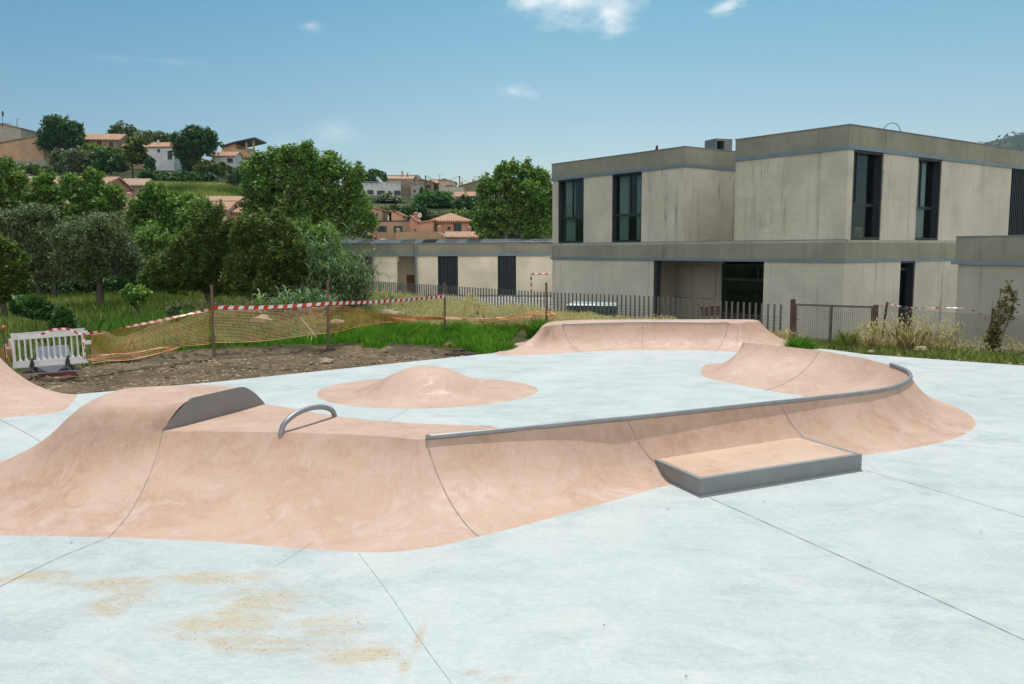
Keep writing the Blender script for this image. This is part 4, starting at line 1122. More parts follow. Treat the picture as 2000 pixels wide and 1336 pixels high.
# ------------------------------------------------------------------ white barrier
Db = 16.6; bl0 = PD(22, 652, Db); br0 = PD(165, 641, Db); Lb = br0.x-bl0.x
slope = math.atan2(br0.z-bl0.z, Lb)
Hb = 68*mpp(Db)
bar = empty('plastic_barrier', (bl0.x, Db, bl0.z-Hb), 0, 'white slatted plastic crowd barrier with black rubber feet on the dirt', 'barrier')
bar.rotation_euler = (R_(-6), -slope, 0)
d_ = .045
mb = MB(); nb = 12
mb.box(0, Lb, -d_/2, d_/2, Hb*.80, Hb*.975); mb.box(-.01, Lb+.01, -d_*.8, d_*.8, Hb*.975, Hb)
mb.box(0, Lb*.995, -d_/2, d_/2, 0, Hb*.18); mb.box(-.0, Lb+.03, -d_*.8, d_*.8, -.01, .035)
for i in range(nb+1):
    x = Lb*(.02+.96*i/nb); t_ = .022 if 0 < i < nb else .045
    mb.box(x-t_/2, x+t_/2, -d_*.45, d_*.45, Hb*.18, Hb*.80)
    if 0 < i < nb:
        mb.add([(x-.011,-d_*.44,Hb*.25),(x-.035,-d_*.44,Hb*.18),(x+.035,-d_*.44,Hb*.18),(x+.011,-d_*.44,Hb*.25),(x-.011,d_*.44,Hb*.25),(x-.035,d_*.44,Hb*.18),(x+.035,d_*.44,Hb*.18),(x+.011,d_*.44,Hb*.25)], [(0,1,2,3),(7,6,5,4),(0,4,5,1),(3,2,6,7)])
mb.box(-.05, .03, -d_*.4, d_*.4, Hb*.55, Hb*.86); mb.box(-.14, -.02, -d_*.3, d_*.3, Hb*.56, Hb*.63); mb.box(-.16, -.12, -.02, .02, Hb*.30, Hb*.72)
mb.box(Lb, Lb+.06, -.03, .03, Hb*.80, Hb*.93); mb.box(Lb-.005, Lb+.12, -.03, .03, Hb*.52, Hb*.64)
mb.build('panel', WHITEPL, bar, bevel=.006)
for x, z in ((.10, .885), (Lb-.08, .885), (Lb*.33, .09), (Lb*.74, .09)):
    m2 = MB(); 
    ring = [(x+.04*math.cos(2*math.pi*i/20), -d_*.62, Hb*z+.04*math.sin(2*math.pi*i/20)) for i in range(21)]
    m2.tube(ring, .009, 6, False); m2.build('reflector_ring', WHITEPL, bar, smooth=True)
for x in (Lb*.27, Lb*.76):
    m2 = MB()
    m2.add([(x-.05,-.06,.0),(x+.05,-.06,.0),(x+.012,-.035,.17),(x-.012,-.035,.17),(x-.05,.06,.0),(x+.05,.06,.0),(x+.012,.035,.17),(x-.012,.035,.17)], [(0,1,2,3),(7,6,5,4),(0,3,7,4),(1,5,6,2),(2,6,7,3),(0,4,5,1)])
    m2.add([(x-.08,-.30,-.13),(x+.11,-.30,-.13),(x+.035,-.03,.0),(x-.035,-.03,.0),(x-.08,.30,-.13),(x+.11,.30,-.13),(x+.035,.03,.0),(x-.035,.03,.0)], [(0,1,2,3),(7,6,5,4),(0,3,7,4),(1,5,6,2),(2,6,7,3),(0,4,5,1)])
    m2.build('foot', BLACKR, bar, bevel=.005)
# pale board behind barrier
pb = PD(108, 733, 17.0)
bd = empty('leaning_board', (pb.x, 17.0, pb.z-.05), 0, 'pale grey plastic board with a dark red lower edge standing behind the barrier', 'board')
bd.rotation_euler = (R_(-12), -slope, R_(4))
mb = MB(); mb.add([(-.36,0,.10),(.40,0,.10),(.25,0,.66),(-.50+.12,0,.66),(-.36,.05,.10),(.40,.05,.10),(.25,.05,.66),(-.38,.05,.66)], [(0,1,2,3),(7,6,5,4),(0,4,5,1),(1,5,6,2),(2,6,7,3),(3,7,4,0)]); mb.build('board', simple('frosted_plastic', (.42,.46,.54), .5), bd, bevel=.01)
mb = MB(); mb.box(-.34, .40, -.05, .10, -.03, .10); mb.build('red_edge', simple('dull_red_plastic', (.22,.04,.05), .5), bd, bevel=.01)

# green container behind fence
ca = PD(1152, 597, 31.5)
bx_ = empty('green_container', (ca.x, 31.0, -1.0), R_(-12), 'dark green metal container with pale lid seen through the picket fence', 'container')
wd = 96*mpp(31.0); ht = PD(1152, 591, 31.0).z+1.0
mb = MB(); mb.box(-wd/2, wd/2, 0, 1.0, 0.05, ht-.12); 
for i in range(9): mb.box(-wd/2+.04+i*wd/9, -wd/2+.09+i*wd/9, -.03, -.001, .1, ht-.15)
mb.build('body', GREENBOX, bx_, bevel=.01)
mb = MB(); mb.add([(-wd/2-.03,-.05,ht-.115),(wd/2+.03,-.05,ht-.115),(wd/2+.03,1.05,ht-.115),(-wd/2-.03,1.05,ht-.115),(-wd/2+.1,.1,ht-.04),(wd/2-.25,.1,ht-.07),(wd/2-.1,.9,ht-.04),(-wd/2+.1,.9,ht-.02)], [(0,3,2,1),(4,5,6,7),(0,1,5,4),(1,2,6,5),(2,3,7,6),(3,0,4,7)])
mb.build('lid', simple('pale_green_lid', (.35,.42,.40), .5), bx_)
# stacked brown pots in porch
for i, (px, py, nm) in enumerate(((1380,612,'left'), (1396,610,'right'))):
    p = PD(px, py, 30.5); o = MB(); 
    o.tube([(0,0,0),(0,0,.30),(0,0,.33),(0,0,.36)], [.16,.22,.25,.25], 14); q = o.build('flower_pot', RUST, None, smooth=False); q.location = (p.x, 30.5, p.z-.1)
    tag(q, 'brown flower pot %s of the pair standing in the porch behind the fence' % nm, 'flower pot')
# ------------------------------------------------------------------ town on the hill
OCH = mat_wall_concrete('ochre_render', (.52,.33,.21), (.30,.2,.14), .3); PINKH = mat_wall_concrete('pink_render', (.50,.28,.19), (.3,.18,.12), .3)
CRH = mat_wall_concrete('cream_render', (.55,.42,.30), (.3,.24,.18), .35); WHH = mat_wall_concrete('white_render', (.66,.68,.70), (.45,.45,.45), .2)
STN = mat_wall_concrete('stone_wall', (.26,.205,.145), (.14,.11,.08), .6); GRY = mat_wall_concrete('grey_render', (.36,.34,.29), (.2,.18,.15), .5)
PAL = mat_wall_concrete('pale_green_render', (.50,.50,.42), (.35,.33,.28), .3)
SHG = simple('green_shutter', (.03,.085,.065), .6); SHB = simple('brown_shutter', (.10,.035,.025), .6); PANE = simple('dark_pane', (.02,.025,.03), .25); WFR = simple('white_frame', (.6,.6,.58), .7)
def house(label, px0, px1, D, ye, kind='front', yr=None, mat=OCH, wins=(), depth=7, yaw=0, chim=(), roofm=None, prof=None, cat='house', name='house', trim=None, extra=None, zlow=None):
    roofm = roofm or RTILE
    fr = facade(px0, D, R_(yaw)); y_ = ye if ye else 380
    h = lambda px, py, c=0.0: fr.hit(px, py, 'y', c)
    W_ = h(px1, y_)[0]; zc = tz(fr.x+W_*.5*fr.c, D) if zlow is None else zlow; z0 = zc-3
    r = empty(name, (fr.x, fr.y, 0), R_(yaw), label, cat)
    mb = MB()
    if kind in ('front', 'hip', 'flat'):
        ze = h((px0+px1)/2, ye)[2]; mb.box(0, W_, 0, depth, z0, ze); mb.build('wall', mat, r)
    if kind == 'flat':
        m2 = MB(); 
        m2.box(-.04, W_+.04, -.05, .15, ze-.12, ze+.02); m2.build('coping', trim or mat, r)
    if kind == 'front':
        # the ridge sits at half depth: solve height so that it projects at yr
        zr_ = h((px0+px1)/2, yr, depth*.5)[2]; o = .3; t = .18; zo = ze-(zr_-ze)*o/(depth*.5)
        v = [(-o,-o,zo),(W_+o,-o,zo),(W_+o,depth/2,zr_),(-o,depth/2,zr_),(W_+o,depth+o,zo),(-o,depth+o,zo)]
        v2 = [(a, b, c+t) for a, b, c in v]
        m2 = MB(); m2.add(v+v2, [(0,3,2,1),(3,5,4,2),(6,7,8,9),(9,8,10,11),(0,1,7,6),(5,11,10,4),(0,6,9,3),(3,9,11,5),(1,2,8,7),(2,4,10,8)])
        m2.build('roof', roofm, r)
        m2 = MB(); m2.add([(0,0,ze),(0,depth,ze),(0,depth/2,zr_),(W_,0,ze),(W_,depth,ze),(W_,depth/2,zr_)], [(0,2,1),(3,4,5)]); m2.build('gable', mat, r)
    if kind == 'hip':
        o = .45; zr_ = h((px0+px1)/2, yr, depth*.5)[2]; k = min(W_, depth)*.5
        v = [(-o,-o,ze),(W_+o,-o,ze),(W_+o,depth+o,ze),(-o,depth+o,ze),(-o,-o,ze+.2),(W_+o,-o,ze+.2),(W_+o,depth+o,ze+.2),(-o,depth+o,ze+.2),(max(k, W_*.42),depth/2,zr_),(min(W_-k, W_*.58) if W_ > depth else W_*.52,depth/2,zr_)]
        m2 = MB(); m2.add(v, [(0,3,2,1),(0,1,5,4),(1,2,6,5),(2,3,7,6),(3,0,4,7),(4,5,9,8),(5,6,9),(6,7,8,9),(7,4,8)]); m2.build('roof', roofm, r)
    if kind == 'profile':
        P2 = [(h(a, b)[0], h(a, b)[2]) for a, b, _ in prof]
        n = len(P2); ring = [(P2[0][0], z0)]+P2+[(P2[-1][0], z0)]; N = len(ring)
        mb.add([(x, 0, z) for x, z in ring]+[(x, depth, z) for x, z in ring], [list(range(N))[::-1], list(range(N, 2*N))]+[(i, (i+1)%N, N+(i+1)%N, N+i) for i in range(N)])
        mb.build('wall', mat, r)
        m2 = MB(); any_ = False
        for i in range(n-1):
            if prof[i][2]:
                (xa, za), (xb, zb2) = P2[i], P2[i+1]; any_ = True; ex = .25
                dx, dz = xb-xa, zb2-za; L = math.hypot(dx, dz) or 1; dx /= L; dz /= L
                xa -= dx*ex; za -= dz*ex; xb += dx*ex; zb2 += dz*ex
                m2.add([(xa,-ex,za+.02),(xb,-ex,zb2+.02),(xb,depth+ex,zb2+.02),(xa,depth+ex,za+.02),(xa,-ex,za+.2),(xb,-ex,zb2+.2),(xb,depth+ex,zb2+.2),(xa,depth+ex,za+.2)], [(0,3,2,1),(4,5,6,7),(0,1,5,4),(1,2,6,5),(2,3,7,6),(3,0,4,7)])
        if any_: m2.build('roof', roofm, r)
    for wq in wins:
        a, b_, c_, d__ = wq[:4]; st = wq[4] if len(wq) > 4 else 'p'
        xa, xb = h(a, c_)[0], h(b_, c_)[0]; za, zb2 = h(a, d__)[2], h(a, c_)[2]
        m2 = MB(); fwid = .07
        m2.box(xa-fwid, xb+fwid, -.05, .03, zb2, zb2+fwid*1.3); m2.box(xa-fwid, xb+fwid, -.08, .03, za-fwid*1.3, za); m2.box(xa-fwid, xa, -.05, .03, za+.001, zb2-.001); m2.box(xb, xb+fwid, -.05, .03, za+.001, zb2-.001)
        wd_ = m2.build('window', {'w': WFR}.get(st, {'g': SHG}.get(st, mat if st != 'b' else WFR)), r)
        m2 = MB(); m2.box(xa, xb, -.025, .02, za, zb2); m2.build('pane', SHB if st == 'b' else PANE, wd_)
        if st in ('g', 's'):
            m2 = MB(); q_ = (xb-xa)*.28; m2.box(xa-.02, xa+q_, -.10, -.052, za, zb2); m2.box(xb-q_, xb+.02, -.10, -.052, za, zb2); m2.build('shutter', SHG, wd_)
    for ch in chim:
        cx, yt, wp = ch[:3]; dy = ch[3] if len(ch) > 3 else depth*.4; cm = ch[4] if len(ch) > 4 else mat
        p = h(cx, yt, dy); hw = wp*mpp(D)/2; m2 = MB(); m2.box(p[0]-hw*.75, p[0]+hw*.75, dy-hw*.75, dy+hw*.75, p[2]-2.6, p[2]-.25); m2.box(p[0]-hw, p[0]+hw, dy-hw, dy+hw, p[2]-.38, p[2]-.26)
        m2.add([(p[0]-hw*1.1,dy-hw*1.1,p[2]-.12),(p[0]+hw*1.1,dy-hw*1.1,p[2]-.12),(p[0]+hw*1.1,dy+hw*1.1,p[2]-.12),(p[0]-hw*1.1,dy+hw*1.1,p[2]-.12),(p[0],dy,p[2]+.05)], [(0,1,4),(1,2,4),(2,3,4),(3,0,4),(0,3,2,1)])
        m2.box(p[0]-hw*.7, p[0]-hw*.4, dy-hw*.7, dy+hw*.7, p[2]-.26, p[2]-.12); m2.box(p[0]+hw*.4, p[0]+hw*.7, dy-hw*.7, dy+hw*.7, p[2]-.26, p[2]-.12)
        m2.build('chimney', cm, r)
    return r, fr, h

# hilltop, left
house('stone farmhouse with red tile roof and brown shutters on the left hilltop', 163, 232, 172, 273, 'front', 263, STN, [(165,174,272,289,'b'),(188,199,274,291,'b'),(212,222,276,294,'b')], 7, 6, [(163,249,4,1)])
house('tan blank gabled house wall at the far left on the hilltop', -90, 68, 168, None, 'profile', mat=OCH, prof=[(-90,286,0),(0,280,1),(62,268,0),(62.5,268,0),(84,272,0)], depth=9, roofm=BAND)
house('grey block house with dark flat roof and antenna behind the tan wall', -60, 44, 176, None, 'profile', mat=GRY, prof=[(-60,243,1),(6,243,1),(40,251,0)], depth=8, roofm=RTILE2)
mb = MB(); 
for (px, yt, yb_) in ((5,216,252),(33,231,250)):
    p = PD(px, yt, 175); q = PD(px, yb_, 175); mb.tube([q, p], .05, 5)
p = PD(5,218,175); mb.box(p.x-.15, p.x+.15, 174.9, 175.1, p.z-.9, p.z)
p = PD(33,232,175); mb.tube([p+Vector((0,0,0)), p+Vector((.6,0,-.05))], .04, 4); p = PD(2,241,175); mb.tube([p, p+Vector((2,0,0))], .04, 4)
tag(mb.build('roof_antenna', RUST, None), 'thin roof antennas standing on the grey house at the far left', 'antenna')
house('low pale concrete retaining wall under the tan house at the left edge', -40, 90, 160, 314, 'flat', None, GRY, (), 2, cat='wall', name='retaining_wall')
house('small white cottage with tiled roof left of the big round hill tree', 288, 339, 170, 287, 'front', 280, WHH, [(307,313,291,298),(327,336,294,312)], 6, -5, [(309,274,4,2)])
house('ochre cottage with low tiled roof partly behind a tree on the hill', 233, 289, 174, 286, 'front', 279, OCH, [(250,256,291,299)], 6)
house('small white annex with tiled roof below the stone tower house', 421, 458, 165, 305, 'front', 298, WHH, [(444,455,309,318,'s')], 5)
hr = house('ochre stone house with a raised dark mono pitch roof and open terrace', 433, 500, 172, None, 'profile', mat=OCH, prof=[(433,288,0),(459.5,280,0),(460,291,0),(478,293,0),(480,296,0),(500,299,0)], wins=[(480,490,309,318)], depth=7, roofm=RUST)[0:3]
_, frh, hh = hr
mb = MB(); a = hh(432,288.5); b_ = hh(460,280); c_ = hh(500,271.5)
for (p_, q_) in ((a, b_), (b_, c_)):
    mb.add([(p_[0],-.6,p_[2]),(q_[0],-.6,q_[2]),(q_[0],7.4,q_[2]),(p_[0],7.4,p_[2]),(p_[0],-.6,p_[2]+.3),(q_[0],-.6,q_[2]+.3),(q_[0],7.4,q_[2]+.3),(p_[0],7.4,p_[2]+.3)], [(0,3,2,1),(4,5,6,7),(0,1,5,4),(1,2,6,5),(2,3,7,6),(3,0,4,7)])
mb.build('roof', FRAME, hr[0])
for px, yt in ((480.5, 277), (494.5, 274)):
    mb = MB(); p = hh(px, yt); q = hh(px, 298); mb.box(p[0]-.15, p[0]+.15, .1, .4, q[2], p[2]); mb.build('terrace_post', OCH, hr[0])
mb = MB(); p = hh(482, 290); q = hh(496, 297); mb.box(p[0], q[0], -.15, -.1, q[2], p[2]); mb.build('railing', STEEL, hr[0])
house('long dark lean-to shed with white posts under the white annex', 418, 466, 158, 324, 'flat', None, FRAME, [(432,440,328,336,'w'),(446,462,328,338,'w')], 3, name='shed', cat='shed', trim=WHH)
house('ruined brown stone hut with worn tiled roof on the slope', 240, 281, 128, 362, 'front', 351, STN, [(252,262,366,374)], 5, 4, roofm=RTILE2)
# pink row mid-left
house('long pink terrace with pale tile roof behind the left poplars', -60, 130, 100, 357, 'front', 347, PINKH, [(-5,4,363,375,'g'),(45,57,364,376,'g'),(88,98,364,376,'g')], 7, 2, [(125,342,7)], RTILE2)
house('pink house with brown tile roof peeping between poplar crowns', 120, 205, 97, 360, 'front', 348, PINKH, [(140,150,368,380,'g'),(175,185,368,380,'g')], 7, 3)
house('salmon house with tile roof and two chimneys behind the middle poplars', 250, 345, 92, 404, 'front', 388, OCH, [(262,270,412,424,'g')], 6, 2, [(252,376,8),(313,380,9)])
house('pinkish gabled house with small porch roof among the poplar trunks', 60, 150, 88, 405, 'front', 392, PINKH, [(80,92,415,430,'g'),(118,130,415,430,'g')], 6, -4)
house('cream gabled house with two chimneys in the pink row', 348, 412, 96, None, 'profile', mat=CRH, prof=[(348,396,1),(376,386,1),(403,395,0)], wins=[(392,400,400,406,'g')], depth=7, chim=[(364,381,8),(373,383,8)])
house('long ochre house with tiled ridge above the pink row', 398, 462, 98, 394, 'front', 386, OCH, [(438,444,399,407,'g'),(463,467,399,408,'g')], 6, 4)
house('ochre tiled house with green shutters beside the leafy junipers', 386, 442, 88, 411, 'front', 397, CRH, [(422,434,420,432),(428,434,448,455)], 6, 5)
house('yellow ochre house with green shutters under a short tile roof', 443, 486, 90, 416, 'front', 408, OCH, [(448,455,427,440,'g'),(464,470,427,440,'g')], 5, 5)
house('small salmon wall and roof seen left of the great poplar', 462, 480, 99, 397, 'front', 392, PINKH, (), 5, 5)
# centre
house('white two storey house with roof terrace rail and dark windows on the hill', 708, 783, 190, 358, 'flat', None, WHH, [(718,729,372,379,'g'),(737,751,373,380,'g'),(758,763,373,379),(770,782,373,381,'g')], 9, 8)
fr = facade(708, 190, R_(8)); mb = MB(); 
q0 = FR = fr.hit(708, 356); q1 = fr.hit(783, 356)
o = empty('solar_heater', (PD(745,350,192).x, 192, PD(745,361,192).z), R_(20), 'slanted white solar heater board on the white house terrace', 'solar heater')
mb = MB(); mb.add([(-1.1,0,1.7),(-.6,0,1.7),(.9,0,0),(.4,0,0),(-1.1,1.2,1.7),(-.6,1.2,1.7),(.9,1.2,0),(.4,1.2,0)], [(0,3,2,1),(4,5,6,7),(0,1,5,4),(1,2,6,5),(2,3,7,6),(3,0,4,7)]); mb.build('board', WHH, o)
mb = MB(); mb.tube([(-.8,.1,1.6),(-.8,.1,0)], .05, 5); mb.tube([(-.8,1.1,1.6),(-.8,1.1,0)], .05, 5); mb.build('support', STEEL, o)
mb = MB(); a = PD(708,355,189.5); b_ = PD(783,357,189.5)
mb.tube([a, b_], .06, 4); 
for i in range(9): p = a.lerp(b_, i/8); mb.tube([p, p-Vector((0,0,.7))], .05, 4)
tag(mb.build('terrace_railing', STEEL, None), 'thin metal rail along the roof terrace of the white house', 'railing')
house('cream stone house with tiled roof and chimneys behind the white house', 756, 806, 204, 350, 'front', 345, CRH, [(790,797,354,358)], 8, 4, [(785.5,333.5,4,3,PINKH),(796,337,4,3,PINKH)], RTILE2)
house('grey flat topped block behind the tiled hilltop roof', 760, 817, 214, 342, 'flat', None, GRY, [(800,806,345,349),(809,814,346,350)], 6)
house('tall weathered stone wall house between the white house and garden', 783, 806, 192, None, 'profile', mat=STN, prof=[(783,351,0),(806,355,0)], depth=8)
house('small pale rendered house beside the weathered stone wall', 804, 826, 190, 361, 'flat', None, GRY, [(808,812,371,376)], 6)
house('brown gabled house with dark barred window in the hill town', 815, 846, 196, None, 'profile', mat=STN, prof=[(815,353,1),(823,351,1),(846,356,0)], wins=[(830,841,361,368,'p')], depth=8, roofm=RTILE2)
house('ochre house with tiled lean-to and small blue chimney', 838, 860, 202, 358, 'front', 352, OCH, [(847,854,363,369)], 6, 0, [(841,350,4,2,FRAME),(861,350,4,2,PINKH)])
house('cream gabled house with shallow roof on the ridge of the hill', 858, 889, 198, None, 'profile', mat=CRH, prof=[(857,352,1),(868,350.5,1),(889,356,0)], wins=[(871,886,362,364)], depth=7, roofm=CRH)
house('pale green flat fronted house below the cream gable', 859, 904, 188, 366, 'flat', None, PAL, [(880,884,375,379)], 7)
house('dark stone gabled house with long sloped roof right of the pole', 899, 950, 198, None, 'profile', mat=STN, prof=[(897,364,1),(938,352,1),(952,356,0)], wins=[(911,914,366,368)], depth=8, roofm=RTILE, chim=[(902,354,5,2,PINKH),(924.5,349,4,3,PINKH)])
house('small stone house with red tile roof among the garden trees', 890, 945, 176, 384, 'front', 376, GRY, [(896,901,387,394),(913,920,387,391,'w')], 6, -3)
house('ochre gable with a tiny shutter left of the flat orange house', 722, 747, 118, None, 'profile', mat=OCH, prof=[(715,404,1),(723,405,1),(747,411,0)], wins=[(735,738,416,426),(742,744,415,418,'b')], depth=6)
house('small orange gable with tiled slope on top of the flat orange house', 764, 786, 116, None, 'profile', mat=OCH, prof=[(764.5,413,1),(770,414,1),(786,421,0)], depth=5)
house('flat roofed ochre house with green shuttered window and dark cornice', 737, 802, 108, 431, 'flat', None, OCH, [(738,754,443,451,'g'),(770,785,443,453,'g'),(762,772,470,473,'g')], 8, 3, [(777.5,446,8,-3),(758.5,421,2.5,2,WHH)], trim=FRAME)
house('orange passage house with bell shaped chimney and small slit window', 802, 846, 106, None, 'profile', mat=PINKH, prof=[(800,427,0),(804,425,1),(818,436,1),(846,432,0)], wins=[(810,813,448,452)], depth=6, chim=[(812.5,414.5,10,2)])
house('orange villa with hipped tile roof and twin arched windows', 843, 917, 108, 434, 'hip', 416, PINKH, [(851,855,439,450,'g'),(874,880,443,449),(887,893,438,452,'g'),(894,900,438,452,'g'),(912,920,443,448)], 9, 4, [(858,441,9,-2.5),(916,443,7,-2)])
house('long ochre garden wall house in front of the orange villa', 773, 872, 100, None, 'profile', mat=OCH, prof=[(773,453,0),(820,453,0),(855,453,0),(872,461,0)], wins=[(801,810,469,473),(812,822,469,473)], depth=5)
house('low tiled porch roof with ochre piers under the orange villa', 872, 930, 99, 464, 'front', 455, OCH, [(877,892,470,474),(903,916,470,474)], 5, 0, [(870,453,2,0,WHH)])
house('small tile roof peak poking above the low wing behind the poplar', 724, 748, 80, None, 'profile', mat=CRH, prof=[(722,474,1),(734,467,1),(749,474,0)], depth=4)
sd_ = PD(821.5, 421, 108); mb = MB(); o = empty('satellite_dish', (sd_.x, 107, sd_.z), R_(-25), 'round pale satellite dish beside the bell shaped chimney', 'satellite dish')
vs = []; 
for i in range(5):
    for k in range(16): r_0 = .30*i/4; vs.append((r_0*math.cos(k*math.pi/8), r_0*r_0*.9-.08, r_0*1.1*math.sin(k*math.pi/8)))
mb.add(vs, [(i*16+k, i*16+(k+1)%16, (i+1)*16+(k+1)%16, (i+1)*16+k) for i in range(4) for k in range(16)]); mb.build('dish', WHH, o, smooth=True)
mb = MB(); mb.tube([(0,.1,0),(0,.2,-1.4)], .03, 5); mb.build('mast', STEEL, o)
# utility poles and wires
pols = []
for px, yt, yb_, lb_ in ((831,342.5,356,'short dark utility pole on the ridge left of the cream gable'), (897.5,343.5,372,'tall dark utility pole on the ridge beside the dark stone house')):
    p = PD(px, yt, 194); q = PD(px, yb_, 194); mb = MB(); mb.tube([q-Vector((0,0,2)), p], .14, 6); tag(mb.build('utility_pole', BARK, None), lb_, 'pole'); pols.append(p)
mb = MB()
for (a, b_, sag) in ((pols[0], pols[1], 1.2), (pols[1], PD(915,354,196), .4), (pols[0]+Vector((0,0,-.3)), PD(860,350,196), .4)):
    mb.tube([a.lerp(b_, i/10)-Vector((0,0,sag*math.sin(math.pi*i/10))) for i in range(11)], .045, 3)
tag(mb.build('overhead_wire', BLACKR, None), 'sagging dark overhead wires strung between the ridge poles', 'wire')
for px, lb_ in ((858.5, 'thin rooftop antenna above the cream gable'), (928, 'thin rooftop antenna above the dark stone house')):
    mb = MB(); p = PD(px, 340 if px < 900 else 344, 197); mb.tube([p-Vector((0,0,2.4)), p], .05, 4); mb.tube([p-Vector((.5,0,.1)), p+Vector((.9,0,-.1))], .035, 4); tag(mb.build('roof_antenna', STEEL, None), lb_, 'antenna')
# right far mountain
mm, nt_, b_s, _ = newmat('mountain_forest'); t_ = NT(nt_); pw = worldpos(t_)
nt_.links.new(t_.ramp(t_.noise(pw, .03, 8, .75), [(.35, (.028,.045,.028)), (.5, (.05,.072,.045)), (.62, (.13,.125,.095)), (.75, (.24,.22,.18))]), b_s.inputs['Base Color']); b_s.inputs['Roughness'].default_value = .95; b_s.inputs['Specular IOR Level'].default_value = 0
mb = MB(); vs = []; NX, NYY = 90, 26
for i in range(NX+1):
    for j in range(NYY+1):
        u = i/NX; v = j/NYY; px = 1600+u*1500; D = 1150+v*700
        # crest elevation in px above horizon at v=.5
        cr = np.interp(px, [1600,1780,1860,1900,1950,2000,2100,2400,3100], [20,60,178,203,214,219,228,260,150])
        zc = 2.5+cr*1500/F; zz = zc*math.sin(math.pi*min(1, v/.5)*.5) if v <= .5 else zc*math.cos((v-.5)*math.pi)
        x = (px-1000)/F*1500+(v-.5)*60
        zz += 14*mnoise.noise(Vector((x*.006, D*.006, 0)))*min(1, zz/60)+5*mnoise.noise(Vector((x*.03, D*.03, 5)))*min(1, zz/40)
        vs.append((x, D, zz-8))
mb.add(vs, [(i*(NYY+1)+j, (i+1)*(NYY+1)+j, (i+1)*(NYY+1)+j+1, i*(NYY+1)+j+1) for i in range(NX) for j in range(NYY)])
tag(mb.build('mountain', mm, None, smooth=True), kind='structure')
gg = np.random.default_rng(3); n = 2600; Vt = np.array(vs).reshape(NX+1, NYY+1, 3); 
ti = gg.integers(12, 52, n); tj = gg.integers(2, 14, n); Pt = Vt[ti, tj]+gg.normal(size=(n,3))*np.array([8,10,0]); Bt = [(p[0], p[1], p[2]+1.2, 3+2*gg.random(), 3, 2+1.5*gg.random()) for p in Pt]
Vf, rf = foliage(Bt, 30000, 2.0, .8, 1.2, seed=5)
tag(np_mesh('forest', Vf, 4, leafmat('forest_leaf', [(.02,.035,.02), (.04,.06,.032), (.07,.09,.05)], .1), rf), kind='stuff')

# ------------------------------------------------------------------ trees
HT = None
tree('carob_tree', 'dark round carob tree beside the tan wall on the left hilltop', 'tree', 166, 118, [(118,262,36,28),(98,270,24,22),(136,268,26,24),(112,246,22,16),(128,252,22,16),(90,285,18,14),(145,282,18,18)], 18000, .30, .45, LEAF_DRK, seed=1, trunk_r=.35)
tree('carob_tree', 'dark round carob tree with two domes left of the white annex', 'tree', 162, 385, [(385,280,34,28),(402,288,24,26),(368,300,26,36),(352,290,14,24),(380,262,18,12),(372,325,16,18)], 20000, .30, .45, LEAF_DRK, seed=2, trunk_r=.35)
tree('oak_tree', 'small open crowned tree behind the ochre cottage roof', 'tree', 185, 242, [(232,255,16,9),(250,258,18,10),(262,266,12,8),(240,268,20,10),(222,262,8,10)], 2600, .42, .5, LEAF_OLI, seed=3)
tree('oak_tree', 'low grey green bush crown above the white cottage roof', 'tree', 188, 305, [(290,270,14,8),(308,269,18,8),(325,273,12,8)], 2400, .42, .4, LEAF_OLI, seed=4)
tree('hill_tree', 'yellowish green tree in front of the ochre hill cottage', 'tree', 150, 266, [(264,290,16,16),(270,306,18,18),(258,312,14,14),(282,278,10,8),(256,296,12,12)], 4500, .38, .4, LEAF_TAM, seed=5)
tree('hill_bush', 'broad dark bush mass below the stone farmhouse, left part', 'bush', 150, 150, [(130,322,28,18),(155,315,26,20),(180,322,26,20),(120,310,18,12),(145,335,30,12)], 9000, .36, .45, LEAF_OLI, seed=6)
tree('hill_bush', 'broad dark bush mass below the pergola of the stone farmhouse', 'bush', 150, 215, [(200,312,20,14),(215,320,24,18),(232,325,14,14),(195,330,24,14)], 7000, .36, .45, LEAF_DRK, seed=7)
tree('pergola_vine', 'bright green vine on the pergola of the stone farmhouse', 'plant', 164, 200, [(178,288,12,3),(195,291,12,3),(212,294,12,3),(228,296,10,3)], 2200, .3, .3, LEAF_POP, seed=8, trunk_r=.06)
tree('hill_bush', 'small dark cone bush in front of the white cottage', 'bush', 148, 294, [(294,324,9,11),(292,316,7,6)], 1500, .32, .3, LEAF_DRK, seed=9)
tree('hill_bush', 'sprawling hedge bush right of the twin domed carob', 'bush', 146, 430, [(405,325,13,9),(420,332,12,8),(438,335,14,8),(398,334,12,8),(432,325,8,6)], 3600, .34, .35, LEAF_TAM, seed=10)
tree('hill_bush', 'green scrub running down the slope beside the great poplar', 'bush', 140, 465, [(460,352,12,10),(476,345,14,12),(468,370,12,12),(485,330,10,8),(455,362,8,8)], 4200, .34, .4, LEAF_DRK, seed=11)
tree('hill_bush', 'dark scrub strip under the hill cottages above the dry field', 'bush', 144, 320, [(290,345,16,9),(320,350,18,8),(350,350,18,8),(380,352,18,8),(405,350,14,8)], 5200, .34, .4, LEAF_DRK, seed=12)
tree('hill_bush', 'low green scrub at the foot of the retaining wall', 'bush', 146, 50, [(20,330,20,8),(50,332,22,7),(80,335,18,8),(-10,330,20,8)], 4200, .34, .4, LEAF_TAM, seed=13)
tree('bay_tree', 'dense green tree left of the white terrace house', 'tree', 200, 730, [(712,349,10,12),(728,344,14,10),(744,347,12,10),(735,352,20,9)], 3600, .42, .4, LEAF_DRK, seed=14)
